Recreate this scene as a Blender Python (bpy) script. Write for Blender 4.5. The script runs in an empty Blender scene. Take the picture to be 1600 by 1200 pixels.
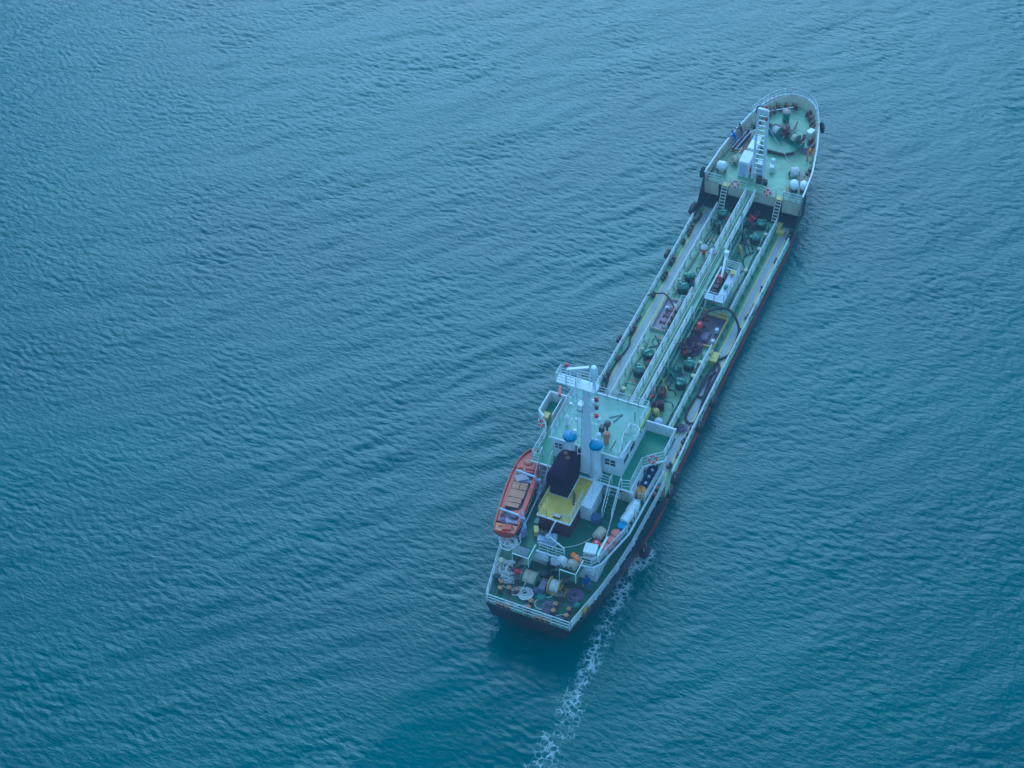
import bpy, bmesh, math, random
import numpy as np
from mathutils import Vector, Matrix

random.seed(7)
rng = np.random.default_rng(7)
R = math.radians
S = bpy.context.scene
COL = S.collection

# ------------------------------------------------------------------ camera, sky, sun, exposure
# world axes: +x runs to the bow, +y to port, z = 0 is the water; the stern sits near x = 0
cam_d = bpy.data.cameras.new('camera')
cam_d.sensor_fit = 'HORIZONTAL'
cam_d.sensor_width = 36.0
cam_d.lens = 2749.5 / 1600 * 36.0
cam_d.clip_start = 1.0
cam_d.clip_end = 20000
cam = bpy.data.objects.new('camera', cam_d)
COL.objects.link(cam)
cr = Vector((0.41215, -0.91045, -0.03474)); cu = Vector((0.67227, 0.27815, 0.68606)); cw = -Vector((0.61497, 0.30612, -0.72671))
M3 = Matrix((cr, cu, cw)).transposed()
cam.matrix_world = Matrix.Translation((-73.376, -36.093, 115.945)) @ M3.to_4x4()
S.camera = cam

SUN_AZ = math.atan2(0.446, 0.895) - R(4)      # ahead of the camera, veiled
SUN_EL = R(31)
world = bpy.data.worlds.new('World')
S.world = world
world.use_nodes = True
wt = world.node_tree
sky = wt.nodes.new('ShaderNodeTexSky')
sky.sky_type = 'NISHITA'
sky.sun_disc = False
sky.sun_elevation = SUN_EL
sky.sun_rotation = math.pi / 2 - SUN_AZ
sky.air_density = 1.0
sky.dust_density = 0.5
sky.ozone_density = 3.0
# a thin, nearly even cloud layer over the clear sky
wco = wt.nodes.new('ShaderNodeTexCoord')
wno = wt.nodes.new('ShaderNodeTexNoise'); wno.inputs['Scale'].default_value = 2.2; wno.inputs['Detail'].default_value = 5
wt.links.new(wco.outputs['Generated'], wno.inputs['Vector'])
wmr = wt.nodes.new('ShaderNodeMapRange')
wmr.inputs['From Min'].default_value = 0.3; wmr.inputs['From Max'].default_value = 0.7
wmr.inputs['To Min'].default_value = 0.70; wmr.inputs['To Max'].default_value = 0.95
wt.links.new(wno.outputs['Fac'], wmr.inputs['Value'])
wmx = wt.nodes.new('ShaderNodeMix'); wmx.data_type = 'RGBA'
wt.links.new(wmr.outputs['Result'], wmx.inputs[0])
wt.links.new(sky.outputs['Color'], wmx.inputs[6])
wmx.inputs[7].default_value = (4.4, 5.2, 5.7, 1)
wt.links.new(wmx.outputs[2], wt.nodes['Background'].inputs['Color'])
wt.nodes['Background'].inputs['Strength'].default_value = 0.10

sun_d = bpy.data.lights.new('sun', 'SUN')
sun_d.energy = 1.5
sun_d.angle = R(42)
sun_d.color = (1.0, 0.93, 0.84)
sun = bpy.data.objects.new('sun', sun_d)
COL.objects.link(sun)
sd = Vector((math.cos(SUN_AZ) * math.cos(SUN_EL), math.sin(SUN_AZ) * math.cos(SUN_EL), math.sin(SUN_EL)))
sun.rotation_euler = sd.to_track_quat('Z', 'Y').to_euler()
sun.location = sd * 300

S.view_settings.view_transform = 'Standard'
S.view_settings.look = 'None'
S.view_settings.exposure = 0.67
S.view_settings.gamma = 1.0
S.view_settings.use_curve_mapping = False
S.view_settings.use_white_balance = True          # the camera's colour balance, set cool
S.view_settings.white_balance_temperature = 3850
S.view_settings.white_balance_tint = -12
S.cycles.max_bounces = 6
S.cycles.volume_bounces = 0
S.cycles.use_denoising = True

# ------------------------------------------------------------------ materials
MATS = {}


def nd(nt, t, **kw):
    n = nt.nodes.new(t)
    for k, v in kw.items():
        setattr(n, k, v)
    return n


def paint(name, col, rough=0.55, var=0.18, dirt=None, amt=0.35, scale=0.9, metal=0.0, spec=0.4, streak=False, fine=9.0, bump=0.0):
    """base colour, broken up by two noises and an optional stain colour"""
    if name in MATS:
        return MATS[name]
    m = bpy.data.materials.new(name)
    m.use_nodes = True
    nt = m.node_tree
    b = nt.nodes['Principled BSDF']
    b.inputs['Roughness'].default_value = rough
    b.inputs['Metallic'].default_value = metal
    b.inputs['Specular IOR Level'].default_value = spec
    geo = nd(nt, 'ShaderNodeNewGeometry')
    n1 = nd(nt, 'ShaderNodeTexNoise')
    n1.inputs['Scale'].default_value = scale
    n1.inputs['Detail'].default_value = 6
    n1.inputs['Roughness'].default_value = 0.65
    nt.links.new(geo.outputs['Position'], n1.inputs['Vector'])
    r1 = nd(nt, 'ShaderNodeMapRange')
    r1.inputs['From Min'].default_value = 0.3
    r1.inputs['From Max'].default_value = 0.7
    r1.inputs['To Min'].default_value = 1 - var
    r1.inputs['To Max'].default_value = 1 + var
    nt.links.new(n1.outputs['Fac'], r1.inputs['Value'])
    hv = nd(nt, 'ShaderNodeHueSaturation')
    hv.inputs['Color'].default_value = (*col, 1)
    nt.links.new(r1.outputs['Result'], hv.inputs['Value'])
    out = hv.outputs['Color']
    if dirt:
        n2 = nd(nt, 'ShaderNodeTexNoise')
        n2.inputs['Scale'].default_value = fine * 0.25
        n2.inputs['Detail'].default_value = 8
        n2.inputs['Roughness'].default_value = 0.7
        if streak:
            mp = nd(nt, 'ShaderNodeMapping')
            mp.inputs['Scale'].default_value = (3, 3, 0.35)
            nt.links.new(geo.outputs['Position'], mp.inputs['Vector'])
            nt.links.new(mp.outputs['Vector'], n2.inputs['Vector'])
        else:
            nt.links.new(geo.outputs['Position'], n2.inputs['Vector'])
        r2 = nd(nt, 'ShaderNodeMapRange')
        r2.inputs['From Min'].default_value = 0.5
        r2.inputs['From Max'].default_value = 0.72
        r2.inputs['To Max'].default_value = amt
        nt.links.new(n2.outputs['Fac'], r2.inputs['Value'])
        mx = nd(nt, 'ShaderNodeMix', data_type='RGBA')
        nt.links.new(r2.outputs['Result'], mx.inputs[0])
        nt.links.new(out, mx.inputs[6])
        mx.inputs[7].default_value = (*dirt, 1)
        out = mx.outputs[2]
    nt.links.new(out, b.inputs['Base Color'])
    if bump:
        bp = nd(nt, 'ShaderNodeBump')
        bp.inputs['Strength'].default_value = bump
        n3 = nd(nt, 'ShaderNodeTexNoise')
        n3.inputs['Scale'].default_value = fine
        nt.links.new(geo.outputs['Position'], n3.inputs['Vector'])
        nt.links.new(n3.outputs['Fac'], bp.inputs['Height'])
        nt.links.new(bp.outputs['Normal'], b.inputs['Normal'])
    MATS[name] = m
    return m


RUST = (0.16, 0.06, 0.03)
GRIME = (0.06, 0.09, 0.07)
DECK = paint('deck_green', (0.13, 0.25, 0.13), 0.5, 0.3, (0.18, 0.14, 0.08), 0.7, 0.7, fine=5.0)
TRUNK = paint('trunk_green', (0.20, 0.30, 0.185), 0.5, 0.3, (0.13, 0.12, 0.08), 0.75, 0.6, fine=4.0)
DARKDECK = paint('dark_deck_green', (0.04, 0.11, 0.06), 0.55, 0.25, (0.10, 0.08, 0.05), 0.5, 0.8, fine=6.0)
ROOF = paint('roof_turquoise', (0.19, 0.30, 0.245), 0.45, 0.22, (0.30, 0.34, 0.30), 0.7, 0.5, fine=3.5)
WHITE = paint('white_paint', (0.66, 0.67, 0.68), 0.45, 0.08, (0.36, 0.27, 0.20), 0.5, 1.0, streak=True)
MASTW = paint('mast_white', (0.66, 0.67, 0.69), 0.45, 0.05, (0.5, 0.45, 0.4), 0.2, 0.8, streak=True)
CREAM = paint('cream_paint', (0.50, 0.47, 0.34), 0.5, 0.12, (0.26, 0.17, 0.10), 0.65, 1.1, streak=True)
RAILW = paint('rail_white', (0.52, 0.53, 0.54), 0.5, 0.12, (0.26, 0.18, 0.13), 0.6, 2.0, fine=8.0)
BREAKSHADE = paint('break_shade_paint', (0.035, 0.065, 0.06), 0.6, 0.25, (0.07, 0.05, 0.03), 0.5, 0.8)  # dark tone standing in for shade below the forecastle overhang
HULL = paint('hull_black', (0.018, 0.02, 0.032), 0.35, 0.3, (0.08, 0.04, 0.03), 0.4, 0.6, streak=True)
BOOT = paint('hull_red', (0.29, 0.036, 0.045), 0.5, 0.25, (0.07, 0.03, 0.03), 0.5, 0.6, streak=True)
WALK = paint('walkway_grey', (0.29, 0.31, 0.34), 0.6, 0.12, (0.33, 0.36, 0.3), 0.4, 0.6)
YELLOW = paint('yellow_paint', (0.46, 0.38, 0.09), 0.5, 0.15, (0.36, 0.38, 0.16), 0.5, 1.0)
CASING = paint('casing_yellow', (0.56, 0.42, 0.06), 0.5, 0.1, (0.30, 0.16, 0.05), 0.5, 0.9, fine=6.0)
BLACK = paint('funnel_black', (0.015, 0.005, 0.022), 0.75, 0.35, (0.045, 0.012, 0.018), 0.5, 1.2, spec=0.08)
MAROON = paint('dark_maroon', (0.06, 0.014, 0.022), 0.6, 0.3)
RUBBER = paint('black_rubber', (0.02, 0.019, 0.024), 0.75, 0.3)
STEEL = paint('dark_steel', (0.07, 0.06, 0.06), 0.55, 0.3, RUST, 0.6, 3.0)
RUSTY = paint('rusty_steel', (0.13, 0.06, 0.045), 0.7, 0.35, (0.05, 0.03, 0.03), 0.5, 3.0)
MACH = paint('machine_green', (0.07, 0.17, 0.12), 0.5, 0.2, (0.05, 0.07, 0.05), 0.6, 3.0)
LIDG = paint('lid_green', (0.11, 0.22, 0.155), 0.45, 0.15, GRIME, 0.4, 3.0)
DARKG = paint('dark_machine', (0.025, 0.05, 0.045), 0.6, 0.3, RUST, 0.3, 3.0)
ORANGE = paint('lifeboat_orange', (0.37, 0.036, 0.014), 0.45, 0.12, (0.36, 0.14, 0.08), 0.4, 1.2)
TAN = paint('cover_tan', (0.36, 0.18, 0.10), 0.7, 0.12, (0.36, 0.22, 0.12), 0.4, 1.5)
PIT = paint('boat_inside', (0.13, 0.10, 0.15), 0.7, 0.25, (0.26, 0.18, 0.18), 0.4, 2.0)
RED = paint('red_paint', (0.50, 0.04, 0.04), 0.45, 0.15, (0.25, 0.05, 0.04), 0.4, 2.0)
REDPL = paint('red_plastic', (0.44, 0.12, 0.09), 0.5, 0.1, (0.40, 0.13, 0.10), 0.5, 3.0)
BLUE = paint('blue_paint', (0.045, 0.15, 0.31), 0.45, 0.1, (0.10, 0.28, 0.55), 0.4, 2.0)
BLUEPL = paint('blue_plastic', (0.05, 0.19, 0.42), 0.45, 0.1)
NAVY = paint('navy_plastic', (0.015, 0.03, 0.09), 0.45, 0.2)
GREYBL = paint('blue_grey_plastic', (0.07, 0.09, 0.20), 0.5, 0.2)
GREENPL = paint('green_plastic', (0.08, 0.28, 0.16), 0.5, 0.15)
AMBER = paint('amber_plastic', (0.62, 0.32, 0.05), 0.5, 0.12, (0.40, 0.20, 0.05), 0.4, 3.0)
ROPE = paint('rope_beige', (0.50, 0.44, 0.33), 0.9, 0.25, (0.26, 0.22, 0.17), 0.5, 6.0)
ROPEW = paint('rope_white', (0.62, 0.60, 0.58), 0.9, 0.2, (0.36, 0.33, 0.32), 0.5, 6.0)
ROPEP = paint('rope_purple', (0.17, 0.12, 0.20), 0.9, 0.3, (0.35, 0.28, 0.3), 0.4, 6.0)
GLASS = paint('dark_glass', (0.012, 0.016, 0.03), 0.08, 0.1, spec=0.6)
HOSE = paint('hose_black', (0.03, 0.022, 0.035), 0.6, 0.25)
SKIN = paint('skin', (0.40, 0.24, 0.16), 0.6, 0.05)
CO_OR = paint('cloth_orange', (0.62, 0.16, 0.03), 0.85, 0.12)
CO_BL = paint('cloth_blue', (0.03, 0.09, 0.42), 0.85, 0.12)
CO_DK = paint('cloth_maroon', (0.07, 0.03, 0.05), 0.85, 0.15)
HAIR = paint('hair_black', (0.015, 0.012, 0.012), 0.6, 0.2)
PALEBL = paint('pale_blue_paint', (0.40, 0.43, 0.52), 0.45, 0.08)
PLANK = paint('weathered_wood', (0.24, 0.15, 0.10), 0.85, 0.3, (0.10, 0.06, 0.05), 0.5, 4.0)
STEP = paint('step_pinkish', (0.36, 0.26, 0.30), 0.7, 0.15, (0.2, 0.12, 0.12), 0.4, 2.0)
LAMPR = paint('lamp_red', (0.30, 0.02, 0.05), 0.3, 0.1)


# ------------------------------------------------------------------ mesh building
class MB:
    def __init__(self):
        self.v = []; self.f = []; self.mi = []

    def add(self, vs, fs, mi=0):
        o = len(self.v)
        self.v += [tuple(p) for p in vs]
        self.f += [[i + o for i in f] for f in fs]
        self.mi += [mi] * len(fs)
        return self

    def box(self, c, s, rz=0, mi=0, ry=0, rx=0):
        m = Matrix.Translation(c) @ Matrix.Rotation(rz, 4, 'Z') @ Matrix.Rotation(ry, 4, 'Y') @ Matrix.Rotation(rx, 4, 'X')
        vs = [m @ Vector((a * s[0] / 2, b * s[1] / 2, d * s[2] / 2)) for a in (-1, 1) for b in (-1, 1) for d in (-1, 1)]
        return self.add(vs, [(0, 1, 3, 2), (4, 6, 7, 5), (0, 4, 5, 1), (2, 3, 7, 6), (0, 2, 6, 4), (1, 5, 7, 3)], mi)

    def span(self, a, b, mi=0):
        c = [(p + q) / 2 for p, q in zip(a, b)]
        return self.box(c, [abs(q - p) for p, q in zip(a, b)], 0, mi)

    def tube(self, pts, r, n=6, mi=0, closed=False, r2=None):
        pts = [Vector(p) for p in pts]
        k = len(pts)
        vs = []; prev = None
        for i, p in enumerate(pts):
            if closed:
                t = pts[(i + 1) % k] - pts[i - 1]
            elif i == 0:
                t = pts[1] - pts[0]
            elif i == k - 1:
                t = pts[-1] - pts[-2]
            else:
                t = (pts[i + 1] - p).normalized() + (p - pts[i - 1]).normalized()
            if t.length < 1e-9:
                t = Vector((0, 0, 1))
            t.normalize()
            if prev is None:
                a = Vector((0, 0, 1)) if abs(t.z) < 0.9 else Vector((1, 0, 0))
                u = t.cross(a).normalized()
            else:
                u = prev - t * prev.dot(t)
                if u.length < 1e-6:
                    u = t.orthogonal()
                u.normalize()
            prev = u
            w = t.cross(u)
            rr = r if r2 is None else r + (r2 - r) * i / max(1, k - 1)
            for j in range(n):
                a = 2 * math.pi * j / n
                vs.append(p + u * (rr * math.cos(a)) + w * (rr * math.sin(a)))
        fs = []
        for i in range(k if closed else k - 1):
            for j in range(n):
                a = i * n + j; b = i * n + (j + 1) % n
                c = ((i + 1) % k) * n
                fs.append((a, b, c + (j + 1) % n, c + j))
        if not closed:
            fs.append(tuple(range(n - 1, -1, -1)))
            fs.append(tuple((k - 1) * n + j for j in range(n)))
        return self.add(vs, fs, mi)

    def lathe(self, prof, at=(0, 0, 0), n=16, mi=0, axis='Z', rz=0):
        vs = []; fs = []
        for r, z in prof:
            for j in range(n):
                a = 2 * math.pi * j / n
                p = Vector((r * math.cos(a), r * math.sin(a), z))
                if axis == 'Y':
                    p = Vector((p.x, p.z, p.y))
                elif axis == 'X':
                    p = Vector((p.z, p.x, p.y))
                if rz:
                    p = Matrix.Rotation(rz, 3, 'Z') @ p
                vs.append(p + Vector(at))
        for i in range(len(prof) - 1):
            for j in range(n):
                a = i * n + j; b = i * n + (j + 1) % n
                fs.append((a, b, b + n, a + n))
        fs.append(tuple(range(n - 1, -1, -1)))
        k = (len(prof) - 1) * n
        fs.append(tuple(k + j for j in range(n)))
        return self.add(vs, fs, mi)

    def prism(self, poly, z0, z1, mi=0):
        n = len(poly)
        vs = [(x, y, z0) for x, y in poly] + [(x, y, z1) for x, y in poly]
        fs = [tuple(range(n - 1, -1, -1)), tuple(range(n, 2 * n))]
        fs += [(i, (i + 1) % n, n + (i + 1) % n, n + i) for i in range(n)]
        return self.add(vs, fs, mi)

    def torus(self, c, R1, r, rot=(0, 0, 0), n=20, m=8, mi=0, half=None):
        e = Matrix.Rotation(rot[2], 3, 'Z') @ Matrix.Rotation(rot[1], 3, 'Y') @ Matrix.Rotation(rot[0], 3, 'X')
        pts = [Vector(c) + e @ Vector((R1 * math.cos(2 * math.pi * i / n), R1 * math.sin(2 * math.pi * i / n), 0)) for i in range(n)]
        return self.tube(pts, r, m, mi, closed=True)

    def build(self, name, mats, parent=None, smooth=False, loc=(0, 0, 0), rz=0, bevel=0, split=False):
        if split:
            return self.build_each(name, mats, parent, smooth, bevel)
        me = bpy.data.meshes.new(name)
        me.from_pydata(self.v, [], self.f)
        if not isinstance(mats, (list, tuple)):
            mats = [mats]
        for m in mats:
            me.materials.append(m)
        me.polygons.foreach_set('material_index', self.mi)
        bm = bmesh.new(); bm.from_mesh(me)
        bmesh.ops.recalc_face_normals(bm, faces=bm.faces)
        if bevel:
            bmesh.ops.bevel(bm, geom=list(bm.edges), offset=bevel, segments=1, affect='EDGES', clamp_overlap=True)
        bm.to_mesh(me); bm.free()
        if smooth:
            me.polygons.foreach_set('use_smooth', [True] * len(me.polygons))
            try:
                me.set_sharp_from_angle(angle=R(40))
            except Exception:
                pass
        return link(name, me, parent, loc, rz)


def _each(self, name, mats, parent, smooth, bevel):
    # one object for every separate piece
    up = list(range(len(self.v)))
    def root(i):
        while up[i] != i:
            up[i] = up[up[i]]; i = up[i]
        return i
    for f in self.f:
        for i in f[1:]:
            up[root(i)] = root(f[0])
    groups = {}
    for f, m in zip(self.f, self.mi):
        groups.setdefault(root(f[0]), []).append((f, m))
    out = None
    for fs in groups.values():
        ids = sorted({i for f, _ in fs for i in f}); mp = {i: k for k, i in enumerate(ids)}
        q = MB(); c = [sum(self.v[i][a] for i in ids) / len(ids) for a in range(3)]
        q.v = [tuple(self.v[i][a] - c[a] for a in range(3)) for i in ids]
        q.f = [[mp[i] for i in f] for f, _ in fs]; q.mi = [m for _, m in fs]
        out = q.build(name, mats, parent, smooth, tuple(c), 0, bevel)
    return out


MB.build_each = _each


def link(name, me, parent=None, loc=(0, 0, 0), rz=0):
    o = bpy.data.objects.new(name, me)
    COL.objects.link(o)
    o.location = loc
    o.rotation_euler = (0, 0, rz)
    if parent:
        o.parent = parent
    return o


def tag(o, label, cat, group=None):
    o['label'] = label; o['category'] = cat
    if group:
        o['group'] = group
    return o


def thing(name, loc, label, cat, group=None, rz=0):
    o = bpy.data.objects.new(name, None)
    o.empty_display_size = 0.3
    COL.objects.link(o)
    o.location = loc; o.rotation_euler = (0, 0, rz)
    return tag(o, label, cat, group)


def dup(o, loc, rz=None, label=None):
    c = o.copy(); COL.objects.link(c); c.location = loc
    if rz is not None:
        c.rotation_euler = (0, 0, rz)
    if label:
        c['label'] = label
    for ch in o.children:
        d = ch.copy(); COL.objects.link(d); d.parent = c
        for g in ch.children:
            e = g.copy(); COL.objects.link(e); e.parent = d
    return c


# ------------------------------------------------------------------ the sea
GX0, GX1, GY0, GY1, GD = -42.0, 114.0, -52.0, 104.0, 0.19


def sea():
    N = 1024
    L = N * GD
    k1 = 2 * np.pi * np.fft.fftfreq(N, GD)
    KX, KY = np.meshgrid(k1, k1, indexing='ij')
    K = np.hypot(KX, KY); K[0, 0] = 1e-6
    up = np.array([0.895, 0.446]); rt = np.array([0.446, -0.895])

    def spec(kp, w, d, power, slope):
        d = d / np.linalg.norm(d)
        c = np.abs(KX * d[0] + KY * d[1]) / K
        E = np.exp(-(np.log(K / kp) ** 2) / (2 * w * w)) * c ** power
        E[0, 0] = 0
        ph = rng.normal(size=(N, N)) + 1j * rng.normal(size=(N, N))
        F = ph * E / K
        H = np.fft.ifft2(F).real
        gx, gy = np.gradient(H, GD)
        f = slope / np.sqrt((gx ** 2 + gy ** 2).mean())
        # matching sideways shift, which sharpens the crests
        return np.stack([H, np.fft.ifft2(-1j * F * KX / K).real, np.fft.ifft2(-1j * F * KY / K).real]) * f

    h = spec(2 * np.pi / 0.64, 0.36, 0.90 * up + 0.42 * rt, 2.5, 0.072)
    h += spec(2 * np.pi / 1.15, 0.45, 0.95 * up + 0.10 * rt, 2, 0.044)
    h2 = spec(2 * np.pi / 3.2, 0.38, 0.90 * up - 0.42 * rt, 6, 0.034)
    h2 += spec(2 * np.pi / 8.0, 0.4, 0.90 * up - 0.35 * rt, 4, 0.017)
    g = np.random.default_rng(11)
    E_ = np.exp(-(np.log(K * 16.0 / (2 * np.pi)) ** 2) / 0.5)
    q = np.fft.ifft2((g.normal(size=(N, N)) + 1j * g.normal(size=(N, N))) * E_ / K).real
    h = h * np.clip(1 + 0.36 * q / q.std(), 0.4, 1.8)

    xs = np.arange(GX0, GX1, GD); ys = np.arange(GY0, GY1, GD)
    X, Y = np.meshgrid(xs, ys, indexing='ij')
    h = h[:, :len(xs), :len(ys)]; h2 = h2[:, :len(xs), :len(ys)]

    def field(lam, sd):
        g = np.random.default_rng(sd)
        E = np.exp(-(np.log(K * lam / (2 * np.pi)) ** 2) / 0.18)
        q = np.fft.ifft2((g.normal(size=(N, N)) + 1j * g.normal(size=(N, N))) * E / K).real
        q = q[:len(xs), :len(ys)]
        return q / q.std()

    # ship: quieter water astern and close under the lee side, diverging wash along both sides
    def sm(a, lo, hi):
        t = np.clip((a - lo) / (hi - lo), 0, 1)
        return t * t * (3 - 2 * t)
    astern = sm(-X, -4, 3) * (1 - sm(np.abs(Y - 0.4 + 0.02 * X), 4.2 - 0.05 * X, 7.5 - 0.08 * X))
    lee = (1 - sm(-Y, 5, 14)) * sm(-Y, 3, 4) * (1 - sm(X, 45, 60)) * sm(X, -15, 5)
    h = h * (1 - 0.5 * astern) * (1 - 0.35 * lee)
    h2 = h2 * (1 - 0.6 * astern) * (1 - 0.4 * sm(-Y, 0, 14))

    def train(sgn, x0, lam, ang, amp, width, ph):
        # wave crests at an angle to the track, in a strip spreading aft from the bow
        side = sgn * Y
        s = (x0 - X)
        centre = 5.0 + s * 0.33
        env = np.exp(-((side - centre) / width) ** 2) * sm(s, 0, 6) * (1 - sm(s, 55, 95)) * sm(side, 4.6, 6)
        nx, ny = math.sin(ang), sgn * math.cos(ang)
        wob = 0.35 * np.sin(0.21 * X + 1.3 * ph) + 0.3 * np.sin(0.33 * Y + ph)
        return amp * env * np.sin(2 * np.pi * ((X * nx + Y * ny) / lam) + wob * 2 + ph)
    w = train(1, 62, 2.5, R(38), 0.030, 9.0, 0.4) + train(1, 66, 1.7, R(30), 0.016, 5.0, 1.9) + train(1, 40, 3.2, R(48), 0.03, 9.0, 2.2)
    w += train(-1, 66, 1.3, R(52), 0.018, 3.0, 0.9) + train(-1, 60, 1.9, R(60), 0.012, 5.0, 2.9) + train(-1, 36, 1.6, R(48), 0.008, 5.0, 0.1)
    w *= (1 - astern) * np.clip(0.62 + 0.55 * field(9.0, 21) + 0.25 * field(4.0, 22), 0.0, 1.7)
    Z = (h + h2)[0] + 0.8 * w
    CH = 1.0 * (h + h2)[1:]
    # fade to the flat outer sheet
    m = 12.0
    fade = sm(X - GX0, 0, m) * sm(GX1 - X, 0, m) * sm(Y - GY0, 0, m) * sm(GY1 - Y, 0, m)
    Z *= fade; CH = CH * fade

    # foam: broken patches along the starboard quarter and the wake
    pth = np.array([(12.6, -5.45), (10.0, -5.1), (7.9, -5.1), (5.5, -5.15), (2.8, -5.2), (0.07, -5.65), (-3.2, -5.65), (-6.8, -5.85), (-10.2, -5.75), (-16, -5.9), (-26, -6.2), (-40, -6.8)])
    foam = np.zeros_like(Z)
    # smooth fields for break-up
    sub = (X > -45) & (X < 16) & (Y > -13) & (Y < 5)
    px, py = X[sub], Y[sub]
    best = np.full(px.shape, 1e9); along = np.zeros(px.shape)
    for i in range(len(pth) - 1):
        a, b = pth[i], pth[i + 1]
        d = b - a
        t = np.clip(((px - a[0]) * d[0] + (py - a[1]) * d[1]) / (d @ d), 0, 1)
        dd = np.hypot(px - a[0] - t * d[0], py - a[1] - t * d[1])
        k = dd < best
        best[k] = dd[k]; along[k] = (12.6 - (a[0] + t * d[0]))[k]
    f1 = field(3.5, 3)[sub]
    wid = 0.55 + 0.052 * along
    core = np.exp(-(best / wid) ** 2) * np.clip(1.42 - along / 34, 0.86, 1.4)
    f0 = field(0.9, 4)[sub]
    foam[sub] = core * np.clip(0.64 + 0.12 * f1 + 0.16 * f0, 0.0, 1.0)
    # the discharge close to the hull
    foam += 0.75 * np.exp(-(((X - 11.2) / 1.3) ** 2 + ((Y + 5.9) / 0.6) ** 2))
    # thin churn under the counter
    foam += 0.16 * astern * np.clip(field(2.2, 5), 0, 2) * np.exp(-((X + 9) / 12) ** 2)
    # small wavelets breaking at the stem and along the waterline
    foam += 0.25 * np.exp(-((X - 66.5) / 1.6) ** 2) * np.exp(-((np.abs(Y) - 1.2) / 0.8) ** 2)
    calm = astern

    # tensor grid that grows outwards to a wide flat sheet
    def grow(a0, sgn, far):
        out = []; d = 0.5; p = a0
        while abs(p) < far:
            p = p + sgn * d; d *= 1.28; out.append(p)
        return out
    lx = grow(GX0, -1, 4000)[::-1]; hx = grow(xs[-1], 1, 4000)
    ly = grow(GY0, -1, 4000)[::-1]; hy = grow(ys[-1], 1, 4000)
    ax = np.array(lx + list(xs) + hx); ay = np.array(ly + list(ys) + hy)
    nx, ny = len(ax), len(ay)
    ZZ = np.zeros((nx, ny)); FF = np.zeros((nx, ny)); CC = np.zeros((nx, ny))
    i0, j0 = len(lx), len(ly)
    ZZ[i0:i0 + len(xs), j0:j0 + len(ys)] = Z
    FF[i0:i0 + len(xs), j0:j0 + len(ys)] = foam
    CC[i0:i0 + len(xs), j0:j0 + len(ys)] = calm
    AX, AY = np.meshgrid(ax, ay, indexing='ij')
    AX = AX.copy(); AY = AY.copy()
    AX[i0:i0 + len(xs), j0:j0 + len(ys)] += CH[0]; AY[i0:i0 + len(xs), j0:j0 + len(ys)] += CH[1]
    co = np.stack([AX, AY, ZZ], -1).reshape(-1, 3).astype(np.float32)
    I, J = np.meshgrid(np.arange(nx - 1), np.arange(ny - 1), indexing='ij')
    a = (I * ny + J).ravel()
    quads = np.stack([a, a + ny, a + ny + 1, a + 1], -1).astype(np.int32)
    me = bpy.data.meshes.new('sea')
    me.vertices.add(len(co)); me.vertices.foreach_set('co', co.ravel())
    nq = len(quads)
    me.loops.add(nq * 4); me.loops.foreach_set('vertex_index', quads.ravel())
    me.polygons.add(nq)
    me.polygons.foreach_set('loop_start', np.arange(0, nq * 4, 4, dtype=np.int32))
    me.polygons.foreach_set('loop_total', np.full(nq, 4, dtype=np.int32))
    me.update(calc_edges=True)
    me.polygons.foreach_set('use_smooth', np.ones(nq, dtype=bool))
    at = me.attributes.new('foam', 'FLOAT', 'POINT'); at.data.foreach_set('value', FF.ravel().astype(np.float32))
    at = me.attributes.new('calm', 'FLOAT', 'POINT'); at.data.foreach_set('value', CC.ravel().astype(np.float32))
    o = bpy.data.objects.new('sea', me); COL.objects.link(o)
    o['kind'] = 'structure'

    m = bpy.data.materials.new('sea_water'); m.use_nodes = True
    nt = m.node_tree; b = nt.nodes['Principled BSDF']
    b.inputs['Roughness'].default_value = WATER['rough']
    b.inputs['IOR'].default_value = 1.33
    geo = nd(nt, 'ShaderNodeNewGeometry')
    # water body colour, drifting slowly between two teals
    n0 = nd(nt, 'ShaderNodeTexNoise'); n0.inputs['Scale'].default_value = 0.035; n0.inputs['Detail'].default_value = 3
    nt.links.new(geo.outputs['Position'], n0.inputs['Vector'])
    mx = nd(nt, 'ShaderNodeMix', data_type='RGBA')
    r0 = nd(nt, 'ShaderNodeMapRange'); r0.inputs['From Min'].default_value = 0.35; r0.inputs['From Max'].default_value = 0.65
    nt.links.new(n0.outputs['Fac'], r0.inputs['Value']); nt.links.new(r0.outputs['Result'], mx.inputs[0])
    mx.inputs[6].default_value = (*WATER['a'], 1); mx.inputs[7].default_value = (*WATER['b'], 1)
    # foam: attribute broken up by two fine noises into lacework
    fa = nd(nt, 'ShaderNodeAttribute', attribute_name='foam')
    ca = nd(nt, 'ShaderNodeAttribute', attribute_name='calm')
    nz = nd(nt, 'ShaderNodeTexNoise'); nz.inputs['Scale'].default_value = 4.5; nz.inputs['Detail'].default_value = 7; nz.inputs['Roughness'].default_value = 0.72
    nz.inputs['Distortion'].default_value = 1.6
    nt.links.new(geo.outputs['Position'], nz.inputs['Vector'])
    vo = nd(nt, 'ShaderNodeTexVoronoi', feature='DISTANCE_TO_EDGE'); vo.inputs['Scale'].default_value = 3.4
    dw = nd(nt, 'ShaderNodeMix', data_type='RGBA'); dw.inputs[0].default_value = 0.35
    nt.links.new(geo.outputs['Position'], dw.inputs[6]); nt.links.new(nz.outputs['Color'], dw.inputs[7])
    nt.links.new(dw.outputs[2], vo.inputs['Vector'])
    e1 = nd(nt, 'ShaderNodeMath', operation='MULTIPLY_ADD'); e1.inputs[1].default_value = -3.2; e1.inputs[2].default_value = 0.62
    nt.links.new(vo.outputs['Distance'], e1.inputs[0])
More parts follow.
